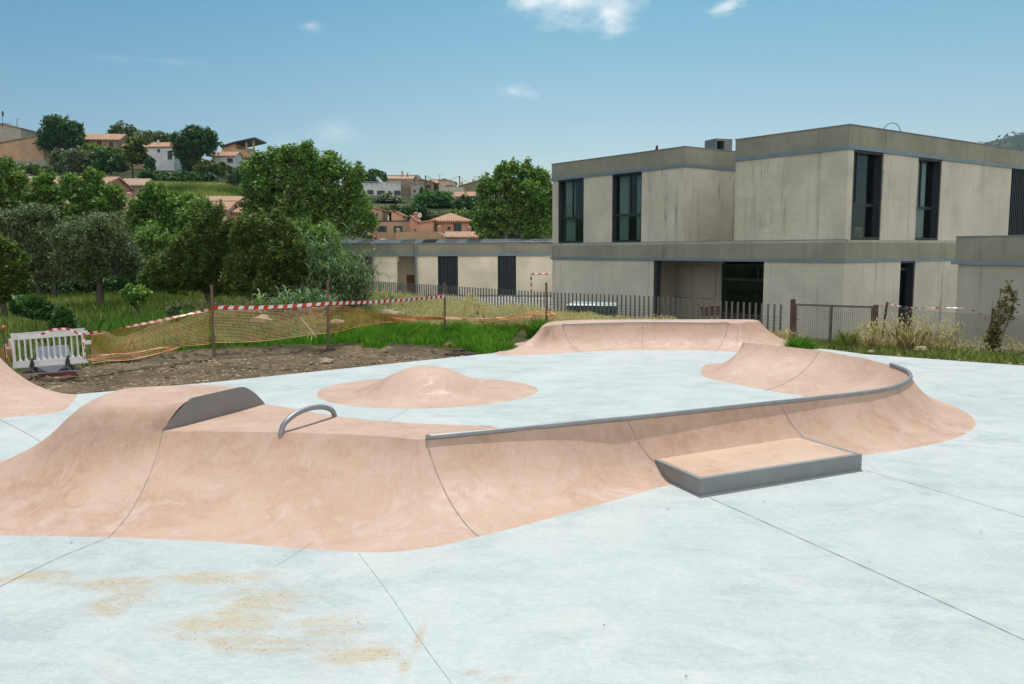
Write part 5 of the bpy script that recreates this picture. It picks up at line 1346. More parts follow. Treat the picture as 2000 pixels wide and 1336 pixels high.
tree('fig_tree', 'broad dome shaped bright green tree in front of the hill town', 'tree', 150, 848, [(848,395,32,19),(830,402,24,16),(868,402,24,16),(848,412,38,14),(818,410,14,10),(884,410,14,10)], 20000, .27, .35, leafmat('fig_leaf', [(.015,.05,.012), (.035,.10,.02), (.07,.17,.03), (.12,.24,.05)], .25), seed=15, trunk_r=.3)
tree('olive_tree', 'round grey green olive tree under the white terrace house', 'tree', 155, 757, [(757,398,22,17),(742,405,16,14),(772,404,16,14),(755,412,24,12)], 5500, .32, .4, LEAF_OLI, seed=16)
tree('hill_bush', 'dark hedge trees right of the dome shaped tree', 'bush', 148, 905, [(895,405,12,12),(912,400,14,14),(928,405,12,12),(905,418,20,10),(935,395,10,10)], 5500, .36, .4, LEAF_DRK, seed=17)
tree('hill_bush', 'dark garden shrubs behind the orange roofs', 'bush', 128, 800, [(790,414,12,8),(805,420,10,8),(770,414,8,8),(820,414,12,10),(755,425,10,12),(748,418,8,8)], 4000, .3, .4, LEAF_DRK, seed=18)
tree('cypress', 'pair of small dark cypress spikes beside the brown gabled house', 'tree', 185, 828, [(824,374,3,8),(833,376,3,7),(828,380,7,4)], 900, .3, .2, LEAF_DRK, seed=19)
tree('hill_bush', 'scrub under the great poplar at the edge of the pink houses', 'bush', 110, 520, [(500,440,22,24),(530,450,22,24),(560,455,20,22),(480,455,14,16)], 6000, .3, .4, LEAF_DRK, seed=20)
tree('hill_bush', 'scrub behind the left poplars at the foot of the hill', 'bush', 80, 250, [(60,455,60,26),(180,460,60,28),(300,460,55,28),(-40,455,60,28),(390,470,50,22)], 15000, .3, .5, LEAF_DRK, seed=21)
tree('hill_bush', 'scrub at the right foot of the town hill behind the low wing', 'bush', 120, 960, [(940,445,20,28),(980,430,30,30),(1030,430,40,40),(1080,440,30,30)], 6000, .35, .5, LEAF_DRK, seed=22)
for i_, (px_, D_, y_, rx_, ry_) in enumerate(((775,140,428,26,9),(835,132,424,26,8),(900,134,426,28,10),(760,160,416,18,7),(945,160,402,16,8),(700,150,400,22,12),(930,112,448,14,16),(690,104,446,24,18))):
    tree('hill_bush', ['dark scrub patch above the flat roofed ochre house','low scrub patch right behind the bell shaped chimney','scrub patch above the hipped villa roof','small scrub patch left under the olive on the hill','small scrub patch at the right edge of the hill garden','scrub patch beside the great poplar top on the hill','scrub between the orange villa and the right poplar','scrub in the gap between great poplar and flat ochre house'][i_], 'bush', D_, px_, [(px_-rx_*.4, y_, rx_*.6, ry_), (px_+rx_*.4, y_+2, rx_*.6, ry_*.9), (px_, y_-ry_*.3, rx_*.5, ry_*.8)], 3000, .26, .4, [LEAF_DRK, LEAF_OLI, LEAF_POP][i_ % 3], seed=200+i_)
# palm
pm = PD(702, 330, 205); zb0 = tz(pm.x, 205)
palm = empty('palm_tree', (pm.x, 205, zb0), 0, 'short fan palm with brown beard on the ridge above the great poplar', 'palm tree')
hp = PD(702, 325, 205).z-zb0; mb = MB(); mb.tube([(0,0,0),(0,0,hp-2),(0,0,hp)], [.35,.55,.6], 8); mb.build('trunk', BARK, palm)
gq = np.random.default_rng(5); Vp = []
for i in range(60):
    az = gq.random()*6.28; el = gq.uniform(-1.1, 1.35); L = gq.uniform(1.1, 1.7)
    d = np.array([math.cos(az)*math.cos(el), math.sin(az)*math.cos(el), math.sin(el)]); s_ = np.cross(d, [0,0,1.]); s_ /= np.linalg.norm(s_)
    for k in range(7):
        a = (k-3)*.22; dd3 = d*math.cos(a)+s_*math.sin(a); o_ = np.array([0,0,hp])+d*L*.3
        Vp += [o_, o_+dd3*L*.4+s_*.05, o_+dd3*L*.85-np.array([0,0,.12*L]), o_+dd3*L*.4-s_*.05]
np_mesh('fronds', np.array(Vp), 4, LEAF_TAM, gq.random(len(Vp)//4), palm)

# poplars
tree('poplar_tree', 'great leafy poplar left of the low wing, tallest tree on the left', 'tree', 58, 590,
     [(500,335,32,30),(540,320,30,26),(590,302,30,18),(600,318,30,26),(640,330,32,26),(680,345,24,26),(560,360,55,42),(620,375,60,45),(520,385,45,40),(660,400,50,42),(700,420,30,34),(570,420,55,40),(630,440,55,32),(500,420,28,30),(690,375,18,30),(490,370,20,26),(715,440,18,20),(560,305,14,16),(600,292,9,14),(538,303,9,12),(640,310,8,14),(660,318,9,13),(505,312,9,12),(575,300,8,12),(690,352,10,16),(705,340,6,12)],
     80000, .125, .20, LEAF_POP, seed=30, bark=BARKL, trunk_r=.22, trunks=3, surf=.5)
tree('poplar_tree', 'leafy poplar standing between the orange villa and the big block', 'tree', 66, 1005,
     [(985,345,16,18),(1005,335,14,10),(1030,340,22,16),(1052,352,18,18),(965,370,26,24),(1000,380,36,32),(1040,390,36,36),(1065,410,24,34),(960,415,34,34),(1000,430,48,36),(1045,445,40,28),(945,445,22,22),(975,335,8,12),(1070,370,10,18),(985,328,6,12),(1028,325,7,14),(1052,338,7,12),(950,352,8,12),(1004,322,6,12),(940,372,9,14)],
     46000, .135, .20, LEAF_POP, seed=31, bark=BARKL, trunk_r=.2, trunks=2, surf=.5)
gl = [('poplar_tree', 'pale green poplar crown at the far left edge', 54, 12, [(5,330,26,18),(25,355,24,20),(10,385,32,26),(35,340,10,10),(30,400,24,26)], 6500, 40),
      ('poplar_tree', 'bright poplar in front of the long pink terrace', 54, 85, [(85,355,18,16),(75,380,24,22),(100,392,26,26),(70,412,28,26),(110,425,28,24)], 8000, 41),
      ('poplar_tree', 'bright poplar with a spiky top in front of the pink house', 52, 170, [(140,358,20,16),(182,350,16,18),(190,375,26,22),(160,385,30,26),(215,380,22,20),(170,420,40,26),(215,410,30,26),(235,395,14,14)], 13000, 42),
      ('poplar_tree', 'bright poplar right of the ruined stone hut', 50, 300, [(300,378,20,18),(290,402,28,24),(330,398,26,24),(355,412,26,24),(310,435,40,28),(275,430,24,26),(375,402,18,18),(340,455,46,28)], 14000, 43),
      ('poplar_tree', 'loose poplar crown before the ochre tiled house', 48, 400, [(395,408,20,14),(372,432,24,22),(408,440,24,20),(380,460,34,24)], 6500, 44)]
for nm, lb_, D, px, bl, n, sd2 in gl: tree(nm, lb_, 'tree', D, px, bl, int(n*1.9), .115, .17, LEAF_POP, seed=sd2, bark=BARKL, trunk_r=.12, surf=.5)
# olives
tree('olive_tree', 'rounded grey green olive tree with a single dark trunk on the meadow', 'tree', 35, 191, [(190,475,62,48),(150,490,38,38),(232,490,40,40),(190,450,42,26),(170,515,50,32),(215,520,50,30),(135,510,24,24),(252,515,22,26)], 85000, .05, .15, LEAF_OLI, seed=50, droop=.3, aspect=2.6, trunk_r=.13)
tree('olive_tree', 'tall loose silvery olive left of the rounded olive', 'tree', 41, 85, [(70,450,44,34),(40,480,44,40),(90,490,40,40),(20,440,30,26),(60,520,50,36),(105,530,36,32),(20,520,40,36),(75,420,24,16)], 75000, .06, .2, LEAF_OLI, seed=51, droop=.4, aspect=2.6, trunk_r=.13, trunks=2)
tree('carob_tree', 'dark tree with yellow green leaves at the left edge of the meadow', 'tree', 29, 12, [(0,500,28,26),(20,520,28,26),(5,545,38,30),(30,555,22,22),(-20,530,34,36),(0,480,14,12),(-5,575,40,20)], 30000, .075, .14, leafmat('citrus_leaf', [(.018,.04,.008), (.04,.075,.01), (.10,.14,.02), (.24,.26,.03)], .25), seed=52, trunk_r=.10, trunks=2)
# junipers / tamarisks
tree('juniper_shrub', 'big yellowish green juniper shrub left of the left stake', 'shrub', 33, 400, [(405,450,34,34),(385,480,40,36),(425,480,34,40),(350,515,44,34),(400,520,46,40),(440,520,34,44),(320,535,40,28),(300,550,28,22),(365,555,56,28),(430,560,40,30),(412,425,16,16),(450,450,14,24),(405,410,7,14),(432,408,7,16),(385,428,7,14),(345,480,9,16),(300,520,8,14)], 95000, .05, .12, LEAF_TAM, seed=53, aspect=2.4, trunk_r=.12, lpc=26)
tree('juniper_shrub', 'tallest dense juniper shrub beside the reed clump', 'shrub', 31, 520, [(500,455,38,32),(535,460,38,34),(490,490,40,40),(545,495,44,40),(575,500,22,34),(510,530,54,42),(560,535,32,36),(470,540,30,40),(520,565,56,26),(510,435,16,14),(550,440,14,14),(470,460,14,20),(512,426,7,12),(482,432,7,14),(540,428,7,14),(575,455,7,16)], 100000, .05, .12, LEAF_TAM, seed=54, aspect=2.4, trunk_r=.12, lpc=26)
tree('meadow_bush', 'dark undergrowth behind the olive trunk', 'bush', 44, 230, [(60,560,60,26),(150,565,60,22),(240,560,50,26),(300,545,40,30),(-30,565,60,24)], 40000, .10, .25, LEAF_DRK, seed=55)
tree('citrus_sapling', 'little round yellow green sapling right of the olive trunk', 'sapling', 27.5, 263, [(262,577,14,11),(250,572,8,7),(276,573,9,6),(266,590,9,8)], 2600, .09, .09, LEAF_POP, seed=56, trunk_r=.05)
tree('meadow_shrub', 'young leafy shrub standing behind the white barrier', 'shrub', 21, 128, [(122,618,9,10),(130,630,10,12),(115,634,8,10),(138,636,6,8)], 1400, .10, .07, LEAF_DRK, seed=57, trunk_r=.02, aspect=2.2)
tree('meadow_shrub', 'spiky dark bush in the grass left of the barrier', 'shrub', 24, 60, [(70,605,22,12),(50,600,18,12),(85,612,14,10)], 3200, .11, .1, LEAF_DRK, seed=58, trunk_r=.02, aspect=3)
tree('meadow_shrub', 'small dark shrub rising from the meadow before the left stake', 'shrub', 24, 338, [(338,610,7,7),(342,602,5,5)], 700, .08, .07, LEAF_OLI, seed=59, trunk_r=.02)
for i_, (px_, D_, lb_, mt_, bl_, n_) in enumerate((
    (30, 47, 'dense shrub wall under the silvery olive at the left', LEAF_POP, [(-40,545,50,34),(20,550,50,34),(70,540,40,40),(10,500,50,36)], 26000),
    (150, 48, 'dark hedge directly behind the rounded olive trunk', LEAF_DRK, [(120,548,50,36),(180,545,46,38),(230,540,40,44),(150,500,60,36)], 26000),
    (285, 47, 'leafy green thicket between the rounded olive and the juniper', LEAF_POP, [(250,510,34,40),(290,495,36,44),(330,500,36,40),(270,550,40,34),(310,560,40,30)], 30000),
    (470, 42, 'green thicket rising behind the gap between the two junipers', LEAF_POP, [(430,520,34,36),(480,515,40,40),(450,550,40,34)], 26000),
    (610, 44, 'bright thicket behind the reed clump left of the low wing', LEAF_POP, [(600,480,34,40),(630,480,30,40),(600,520,44,50),(650,520,28,40)], 26000))):
    tree('thicket', lb_, 'shrub', D_, px_, bl_, n_, .10, .2, mt_, seed=300+i_, trunk_r=.08)
gw = np.random.default_rng(77); Bw = []
for _ in range(150):
    y_ = gw.uniform(38, 150); x_ = -y_*gw.uniform(.70, 1.5); r_0 = gw.uniform(1.5, 3.2)*(.8+y_/150); Bw.append((x_, y_, tz(x_, y_)+r_0*.8, r_0*1.2, r_0*1.2, r_0))
Vw, rw = foliage(Bw, 60000, .34, .6, 1.5, seed=9); tag(np_mesh('woodland', Vw, 4, LEAF_DRK, rw), kind='stuff')
# reeds: stems + long leaves
def reeds(label, D, px, H_px, n, spread, seed, lean=.25, base_y=None):
    g = np.random.default_rng(seed); x0 = PD(px, 500, D).x; z0 = tz(x0, D); root = empty('reed_clump', (x0, D, z0), 0, label, 'reeds')
    st = MB(); Vl = []; rn = []
    for i in range(n):
        bx0, by0 = g.normal()*spread*.5, g.normal()*spread*.4; h = H_px*mpp(D)*g.uniform(.55, 1.05)
        lx_, ly_ = (g.normal()*lean+.10)*h*.6, g.normal()*lean*h*.5
        pts = [np.array([bx0+lx_*t*t, by0+ly_*t*t, h*t*(1-.08*t)]) for t in np.linspace(0, 1, 6)]
        st.tube([Vector(p) for p in pts], [.014,.013,.011,.009,.006,.003], 4, False)
        for k in range(26):
            t = g.uniform(.15, 1.0); q = min(int(t*5), 4); p = pts[q]+(pts[q+1]-pts[q])*(t*5-q)
            az = g.random()*6.28; L = g.uniform(.35, .75); el = g.uniform(.1, 1.0)
            d = np.array([math.cos(az)*math.cos(el), math.sin(az)*math.cos(el), math.sin(el)]); s_ = np.array([-math.sin(az), math.cos(az), 0])*g.uniform(.012, .022)*1.3
            m1 = p+d*L*.5; m2 = p+d*L*.8+np.array([math.cos(az), math.sin(az), -1])*L*.12; e_ = p+d*L*.85+np.array([math.cos(az)*.25, math.sin(az)*.25, -.35])*L
            Vl += [p-s_*.6, m1-s_, m1+s_, p+s_*.6, m1-s_, m2-s_*.7, m2+s_*.7, m1+s_, m2-s_*.7, e_, e_, m2+s_*.7]; r = g.random(); rn += [r]*3
    st.build('stems', BARKL, root); np_mesh('leaves', np.array(Vl), 4, LEAF_REED, np.array(rn), root)
reeds('tall reed clump leaning over the low wing beside the juniper', 32, 628, 175, 60, 1.3, 70, .10)
reeds('reed clump with arching pale leaves spreading toward the fence', 31, 672, 130, 55, 1.3, 71, .30)
reeds('low pale leaved reed clump at the foot of the juniper shrub', 28, 580, 70, 40, 1.0, 72, .25)

# staked sapling at right
sp0 = PD(1934, 690, 19.6)
sap = empty('staked_sapling', (sp0.x, 19.6, -.02), 0, 'slender reddish green sapling tied between thin stakes before the chain link fence', 'sapling')
m_ = mpp(19.6); 
V_, r_n = foliage([((q[0]-1934)*m_, 0, (690-q[1])*m_, q[2]*m_, q[2]*m_, q[3]*m_) for q in ((1935,680,15,22),(1942,650,14,22),(1950,620,12,20),(1955,592,10,18),(1958,565,8,14),(1972,580,7,14),(1968,610,8,16),(1960,548,4,8),(1936,660,12,24))], 2600, .034, .035, 1.8, 0, 9, 80, .42, 4.0)
np_mesh('crown', V_, 4, leafmat('sapling_leaf', [(.03,.03,.012), (.07,.075,.02), (.15,.12,.035), (.24,.14,.05)], .25), r_n, sap)
mb = MB(); g_ = random.Random(4)
for i in range(14):
    tx = g_.uniform(-5, 38); ty = g_.uniform(60, 140); mb.tube([(g_.uniform(-6,6)*m_, g_.uniform(-.05,.05), 0), (tx*.4*m_, g_.uniform(-.1,.1), ty*.5*m_), (tx*m_, g_.uniform(-.1,.1), ty*m_)], [.012,.009,.003], 5)
mb.build('stems', BARK, sap)
for (x0_, x1_, y1_) in ((1926, 1940, 600), (1948, 1952, 560), (1950, 1986, 565)):
    mb = MB(); mb.tube([((x0_-1934)*m_, .08, 0), ((x1_-1934)*m_, .1, (690-y1_)*m_)], .009, 6); mb.build('stake', RUST, sap)

# ------------------------------------------------------------------ grass
def scatter(poly_px, n, seed, jitter=.15, world=False, keep=None):
    P_ = np.array([[*(G(*p)[:2])] for p in poly_px]) if not world else np.array(poly_px)
    g = np.random.default_rng(seed); lo_, hi_ = P_.min(0), P_.max(0); X = []; tot = 0
    while tot < n:
        q = g.random((n*2, 2))*(hi_-lo_)+lo_; q = q[sdist(q[:,0], q[:,1], P_) < 0]
        if keep is not None: q = q[g.random(len(q)) < keep(q[:,0], q[:,1])]
        X.append(q); tot += len(q)
        if len(q) == 0: break
    X = np.concatenate(X)[:n]; return np.column_stack([X, terr(X[:,0], X[:,1])-.01])
def patch(x, y, s, seed=0):
    return np.array([mnoise.noise(Vector((a*s, b_*s, seed))) for a, b_ in zip(x, y)])
g = np.random.default_rng(9)
# short lush strip by dirt
P1 = scatter([(300,694),(420,672),(560,662),(640,652),(870,622),(1060,616),(1052,634),(1010,650),(985,680),(955,692),(900,683),(820,677),(700,675),(560,680),(420,686)], 52000, 1)
kk = patch(P1[:,0], P1[:,1], 1.3)+.5*patch(P1[:,0], P1[:,1], 3.1, 4)
hgt = .07+.10*g.random(len(P1))+.30*np.clip(kk+.1, 0, 1)
V1, r1 = blades(P1, hgt, .018, .8, 1, np.clip(.42+.55*kk+.25*g.normal(size=len(P1)), 0, 1))
tag(np_mesh('grass', V1, 5, GRASSG, r1), kind='stuff')
P1 = scatter([(180,702),(300,692),(420,679),(640,655),(868,624),(900,610),(760,602),(560,602),(400,606),(300,625),(190,655)], 90000, 2)
kk = patch(P1[:,0], P1[:,1], .5, 3); V1, r1 = blades(P1, .16+.24*g.random(len(P1)), .017, .8, 2, np.clip(.4+.6*kk+.3*g.random(len(P1)), 0, 1))
tag(np_mesh('grass', V1, 5, GRASSG, r1), kind='stuff')
# meadow
P1 = scatter([[-34,18],[-9.6,17.4],[-8.2,19.4],[-6.8,21.2],[-5.2,23.5],[-3.0,27.5],[-3,33],[-6,42],[-12,47],[-40,47]], 90000, 3, world=True)
kk = patch(P1[:,0], P1[:,1], .28, 5); V1, r1 = blades(P1, (.22+.38*g.random(len(P1))), .022, .6, 3, np.clip(.50-.28*(P1[:,1] < 27)*(P1[:,0] > -11)+.75*kk+.25*g.normal(size=len(P1)), 0, 1))
tag(np_mesh('meadow_grass', V1, 5, GRASSM, r1), kind='stuff')
# dry oats before picket fence
def oats(poly, n, seed, h0=.45, h1=.55, world=True, heads=5):
    P_ = scatter(poly, n, seed, world=world); g2 = np.random.default_rng(seed+100); h = h0+h1*g2.random(n)*np.clip(.7+patch(P_[:,0], P_[:,1], .9, seed), .3, 1.3)
    Va, ra = blades(P_, h, .012, .45, seed, .15+.4*g2.random(n))
    # seed heads: small drooping quads near tips
    k = heads; idx = np.repeat(np.arange(n), k); tipz = h[idx]*(.72+.33*g2.random(n*k)); c = P_[idx]+np.column_stack([g2.normal(size=n*k)*.05, g2.normal(size=n*k)*.05, tipz])
    a = g2.random(n*k)*6.28; s_ = np.stack([np.cos(a), np.sin(a), np.zeros(n*k)], 1)*.011; dwn = np.array([0,0,-1.])*(.022+.02*g2.random((n*k,1)))
    Vb = np.stack([c, c+s_+dwn, c+dwn*2, c-s_+dwn], 1).reshape(-1, 3)
    A = np_mesh('dry_oats', Va, 5, GRASSD, ra); tag(A, kind='stuff')
    Bm = np_mesh('oat_heads', Vb, 4, GRASSD, .55+.45*g2.random(n*k)); tag(Bm, kind='stuff'); 
oats([[-7.5,40],[-5.5,30],[-3.2,25.8],[.6,25.4],[2.0,26.5],[1.2,30],[-2,34.5],[-6.6,41]], 14000, 4, .22, .45)
oats([[.9,24.8],[6.8,23.6],[7.8,21.9],[7.3,22.3],[1.7,29.5],[1.0,28]], 7000, 5, .2, .3)
oats([[8.6,21.2],[9.8,20.6],[11.0,20.3],[10.4,19.9],[8.6,20.4]], 420, 6, .25, .6)
oats([[10.4,20.6],[11.6,20.3],[14.4,19.2],[15,17.6],[13.2,18.0],[11.5,19.0],[10.4,19.7]], 750, 7, .10, .45)
oats([[-10,29],[-5,29],[-4,31],[-8,34],[-14,33]], 900, 8, .4, .5, heads=3)
# green strip at right edge
P1 = scatter([(1545,674),(1600,662),(1700,672),(1900,690),(2100,700),(2100,716),(1900,706),(1690,690),(1600,680)], 9000, 9)
V1, r1 = blades(P1, .05+.15*g.random(len(P1)), .014, .8, 9); tag(np_mesh('grass', V1, 5, GRASSM, r1), kind='stuff')
# tufts: bushy green weeds
def tuft(label, px, py, D, rpx, n, h, seed, mat=GRASSG):
    p = PD(px, py, D); g2 = np.random.default_rng(seed); r = rpx*mpp(D); q = g2.normal(size=(n,2))*r*.42; z_ = tz(p.x, D)
    P_ = np.column_stack([p.x+q[:,0], D+q[:,1]*.7, np.full(n, z_-.02)]); hh_ = h*(.45+.6*g2.random(n))*np.exp(-(np.hypot(q[:,0], q[:,1])/r)**2)
    V_, r_2 = blades(P_-np.array([p.x, D, z_]), hh_, .02, .9, seed); o = np_mesh('grass_tuft', V_, 5, mat, r_2); o.location = (p.x, D, z_); tag(o, label, 'grass tuft')
tuft('bushy green grass tuft at the right end of the far quarter pipe', 1562, 665, 21.0, 36, 3000, .52, 1)
tuft('tall green tuft left of the far quarter pipe by the short stake', 1055, 620, 23.9, 26, 2200, .62, 2)
tuft('small green tuft on the crest behind the far quarter pipe', 1165, 622, 24.8, 12, 500, .5, 3)
tuft('low green clump at the edge of the dirt near the far ramp', 985, 680, 20.9, 36, 2200, .28, 4)
tuft('dense green clump on the dark broken soil edge', 730, 672, 21.0, 32, 1800, .32, 5)
tuft('straw coloured dry tuft on the broken soil edge', 878, 660, 21.3, 14, 700, .22, 6, GRASSD)
tuft('pale dry grass tuft before the rusty mesh gate', 1650, 660, 20.9, 26, 500, .6, 7, GRASSM)
tuft('pale dry grass tuft before the leaning chain link post', 1780, 655, 20.2, 16, 420, .8, 8, GRASSD)
# hillside dry field
P1 = scatter([[-57,128],[-40,126],[-43,139],[-61,141]], 22000, 12, world=True)
kk = patch(P1[:,0], P1[:,1], .16, 2); V1, r1 = blades(P1, .4+.5*g.random(len(P1)), .10, .5, 12, np.clip(.62+1.0*kk+.2*g.normal(size=len(P1)), 0, 1)); tag(np_mesh('dry_hill_grass', V1, 5, GRASSM, r1), kind='stuff')
# ------------------------------------------------------------------ rubble on the dirt
def rocks(name, poly, n, seed, s0, s1, mat, world=False):
    P_ = scatter(poly, n, seed, world=world); g2 = random.Random(seed); mb = MB()
    ico = bmesh.new(); bmesh.ops.create_icosphere(ico, subdivisions=1, radius=1); iv = [v.co.copy() for v in ico.verts]; jf = [[v.index for v in f.verts] for f in ico.faces]; ico.free()
    for p in P_:
        s = s0+(s1-s0)*g2.random()**4; sc = (s*g2.uniform(.8,1.8), s*g2.uniform(.7,1.2), s*g2.uniform(.4,.8)); an = g2.random()*6.28; ca_, sa_ = math.cos(an), math.sin(an)
        vs = []
        for v in iv:
            k = g2.uniform(.75, 1.15); x, y, z = v.x*sc[0]*k, v.y*sc[1]*k, v.z*sc[2]*k
            vs.append((p[0]+x*ca_-y*sa_, p[1]+x*sa_+y*ca_, p[2]+z+sc[2]*.2+.0))
        mb.add(vs, jf)
    return tag(mb.build(name, mat, None), kind='stuff')
DPx = [(160,772),(330,760),(400,754),(700,722),(945,696),(900,688),(700,682),(560,684),(420,690),(330,697),(180,708),(60,715),(60,775)]
for (nm, n, sd3, a, b_, mt_) in (('gravel', 2600, 21, .008, .05, STONE), ('clods', 1500, 22, .012, .06, simple('soil_clod', (.14,.095,.055), .95, 0, .4))):
    o = rocks(nm, DPx, n, sd3, a, b_, mt_)
rocks('soil_edge', [(180,700),(330,688),(420,684),(560,680),(700,676),(820,676),(900,684),(940,691),(900,690),(700,686),(560,690),(420,696),(330,702),(180,712)], 2200, 23, .02, .12, simple('dark_clod', (.055,.038,.026), .95, 0, .4))
rocks('gravel', [(1580,676),(1690,690),(2000,712),(2000,704),(1700,684),(1600,670)], 260, 24, .015, .07, STONE)
def rock(label, px, py, D, s, seed):
    p = PD(px, py, D); bm = bmesh.new(); bmesh.ops.create_icosphere(bm, subdivisions=3, radius=1)
    for v in bm.verts:
        k = 1+.35*mnoise.noise(v.co*1.3+Vector((seed,0,0)))+.12*mnoise.noise(v.co*4+Vector((seed,0,0))); v.co = Vector((v.co.x*s*1.5*k, v.co.y*s*k, v.co.z*s*.65*k))
    me = bpy.data.meshes.new('rock'); bm.to_mesh(me); bm.free(); me.materials.append(STONE); o = bpy.data.objects.new('rock', me); COL.objects.link(o)
    z_ = max(tz(p.x, D), p.z-.02); o.location = (p.x, D, z_+s*.25); tag(o, label, 'rock')
rock('pale flat rock lying in the middle of the dirt strip', 636, 706, 18.9, .11, 1)
rock('pale rock in the grass near the middle stake', 657, 630, 24, .14, 2)
rock('pair of pale rocks joined in the grass under the collapsed net', 758, 612, 27, .16, 3)
rock('white rock beneath the tape right of the middle stake', 775, 614, 26.6, .13, 4)
rock('pale rock at the slab edge under the chain link fence', 1798, 682, 19.9, .11, 5)
rock('small pale stone in the green strip at the right slab edge', 1702, 686, 19.9, .06, 6)
rock('flat bleached slab of stone behind the middle net', 512, 627, 25.5, .22, 7)
br = PD(600, 652, 20.2); mb = MB(); P0 = PD(586, 620, 20.4)
mb.tube([P0, PD(604,642,20.2), PD(612,652,20.15), PD(618,660,20.1)], [.012,.02,.018,.01], 6); mb.tube([PD(606,645,20.2), PD(600,660,20.1)], .009, 5); mb.tube([PD(610,650,20.2), PD(608,664,20.0)], .01, 5); mb.tube([PD(604,642,20.2), PD(616,640,20.3)], .008, 5)
tag(mb.build('dead_branch', simple('bleached_wood', (.45,.36,.24), .8), None), 'pale dead branch sticking up left of the middle stake', 'branch')
# leaves/litter on ramps
mb = MB(); g_ = random.Random(2)
for (px, py, s) in ((262,1006,.018),(259,1003,.012),(250,1006,.012),(140,1061,.02),(1304,995,.018),(1492,982,.016),(1697,1097,.017),(1915,1041,.016),(1180,1225,.012),(1340,1325,.012)):
    z = .03 if py > 1005 and px < 270 and px > 200 else 0; p = G(px, py, 0)+Vector((0,0,.008+z)); a = g_.random()*6
    mb.add([p+Vector((math.cos(a+k*1.57)*s*(1 if k % 2 else .5), math.sin(a+k*1.57)*s*(1 if k % 2 else .5), g_.uniform(0,.01))) for k in range(4)], [(0,1,2,3)])
tag(mb.build('leaf_litter', simple('dry_leaf', (.16,.06,.035), .8), None), kind='stuff')

hz = MB(); hz.box(-3300, 3300, -60, 2600, -45, 420)
hm = bpy.data.materials.new('haze_air'); hm.use_nodes = True; hn = hm.node_tree; hn.nodes.clear(); ho = hn.nodes.new('ShaderNodeOutputMaterial'); hv = hn.nodes.new('ShaderNodeVolumePrincipled')
hv.inputs['Color'].default_value = (.62,.80,1,1); hv.inputs['Density'].default_value = .00011; hn.links.new(hv.outputs[0], ho.inputs['Volume'])
tag(hz.build('haze', hm), kind='stuff')
# ------------------------------------------------------------------ light
SUN_EL = 65.0; SUN_AZ = 6.0  # azimuth measured from +Y toward +X (deg)
sd_v = Vector((math.sin(R_(SUN_AZ))*math.cos(R_(SUN_EL)), math.cos(R_(SUN_AZ))*math.cos(R_(SUN_EL)), math.sin(R_(SUN_EL))))
sl = bpy.data.lights.new('sun', 'SUN'); sl.energy = 2.9; sl.angle = R_(.55); sl.color = (1., .955, .89)
so = bpy.data.objects.new('sun', sl); COL.objects.link(so); so.rotation_euler = (-sd_v).to_track_quat('-Z', 'Y').to_euler()
Wd = bpy.data.worlds.new('World'); S.world = Wd; Wd.use_nodes = True; nt = Wd.node_tree; nt.nodes.clear(); t = NT(nt)
sky = t.n('ShaderNodeTexSky'); sky.sky_type = 'NISHITA'; sky.sun_disc = False; sky.sun_elevation = R_(SUN_EL); sky.sun_rotation = R_(SUN_AZ); sky.air_density = 1.0; sky.dust_density = .8; sky.ozone_density = 2.0
co = t.n('ShaderNodeTexCoord').outputs['Generated']
sepd = t.n('ShaderNodeSeparateXYZ', i_0=co)
tint = t.mix(t.smooth(sepd.outputs[2], .03, .36), (.63, .615, .56), (.30, .565, .515))
skc = t.mix(1., sky.outputs[0], tint, 'MULTIPLY')
skc = t.mix(t.smooth(sepd.outputs[0], -.62, .12), t.mix(1., skc, (.60, .745, .85), 'MULTIPLY'), skc)
# unseen bright cloud bank, added behind the camera to light the facades
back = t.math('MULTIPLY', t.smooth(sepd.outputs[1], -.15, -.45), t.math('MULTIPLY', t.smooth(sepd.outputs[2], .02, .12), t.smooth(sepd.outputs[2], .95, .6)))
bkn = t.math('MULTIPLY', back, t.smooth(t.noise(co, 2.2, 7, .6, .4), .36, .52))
skc = t.mix(bkn, skc, (8.0, 7.8, 7.3))
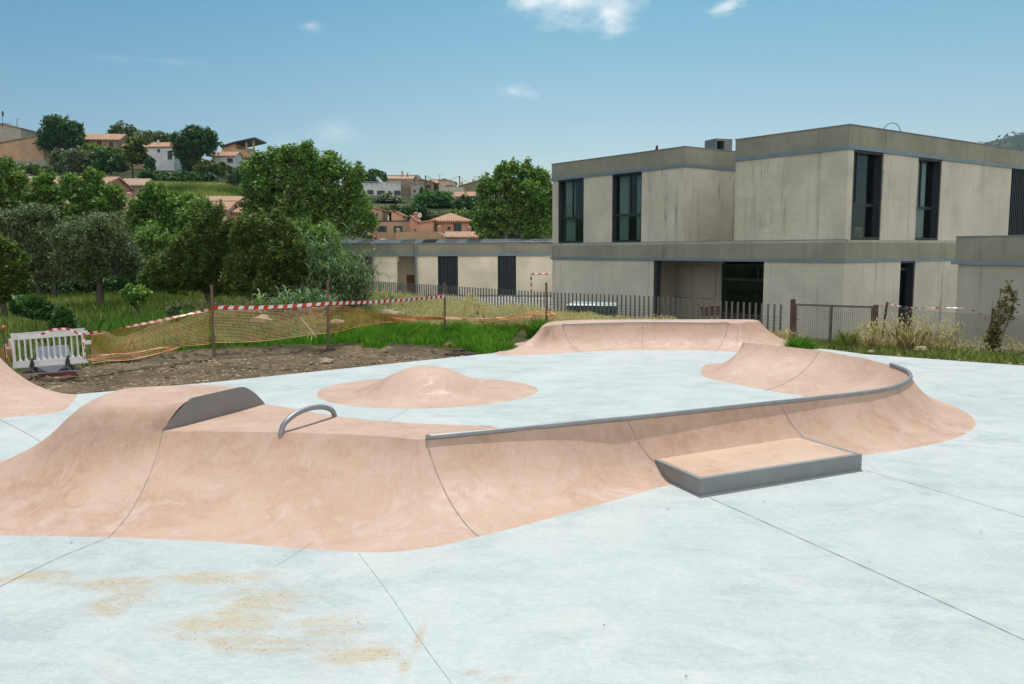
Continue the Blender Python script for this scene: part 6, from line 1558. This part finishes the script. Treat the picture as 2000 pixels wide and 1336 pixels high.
# clouds: patches fixed in sky directions
wn = t.n('ShaderNodeMapping'); nt.links.new(co, wn.inputs[0]); wn.inputs['Scale'].default_value = (1, 1, 1.8)
cn = t.noise(wn.outputs[0], 24, 8, .62, .3); cn2 = t.noise(wn.outputs[0], 9, 6, .6)
cm = None
def dotn(v):
    nd = t.n('ShaderNodeVectorMath', operation='DOT_PRODUCT'); nt.links.new(co, nd.inputs[0]); nd.inputs[1].default_value = tuple(v); return nd.outputs['Value']
for (px, py, wp, hp_, dens, kn) in ((1115,0,150,52,1.,.55),(1040,2,60,32,.9,.6),(1195,22,55,42,1.,.7),(1423,14,40,19,.9,.9),(1007,178,46,18,1.,.7),(655,256,75,28,.3,.5),(606,52,22,9,.3,1.),(560,285,90,22,.25,.9),(300,118,120,7,.12,.8),(1915,163,14,5,.3,1),(480,290,60,12,.2,1.)):
    d = ray(px, py).normalized(); r = d.cross(Vector((0,0,1))).normalized(); u = r.cross(d)
    a = t.math('DIVIDE', dotn(r), wp/F); b_ = t.math('DIVIDE', dotn(u), hp_/F)
    rr_ = t.math('SQRT', t.math('ADD', t.math('MULTIPLY', a, a), t.math('MULTIPLY', b_, b_)))
    v = t.math('ADD', t.math('SUBTRACT', 1., rr_), t.math('MULTIPLY', t.math('SUBTRACT', cn, .5), 3.6*kn))
    fwd = t.smooth(dotn(d), .5, .7)
    k = t.math('MULTIPLY', t.math('MULTIPLY', t.smooth(v, -.1, 1.5), fwd), dens)
    cm = k if cm is None else t.math('MAXIMUM', cm, k)
cl_col = t.mix(t.smooth(cn2, .35, .65), (5.0,5.3,5.5), (5.9,6.0,6.0))
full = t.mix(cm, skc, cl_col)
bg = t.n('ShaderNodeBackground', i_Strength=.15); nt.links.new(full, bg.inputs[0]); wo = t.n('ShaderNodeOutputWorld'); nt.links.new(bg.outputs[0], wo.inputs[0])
S.view_settings.view_transform = 'Standard'; S.view_settings.look = 'None'; S.view_settings.gamma = 1; S.view_settings.exposure = 0.36
S.render.resolution_x = 1024; S.render.resolution_y = 684
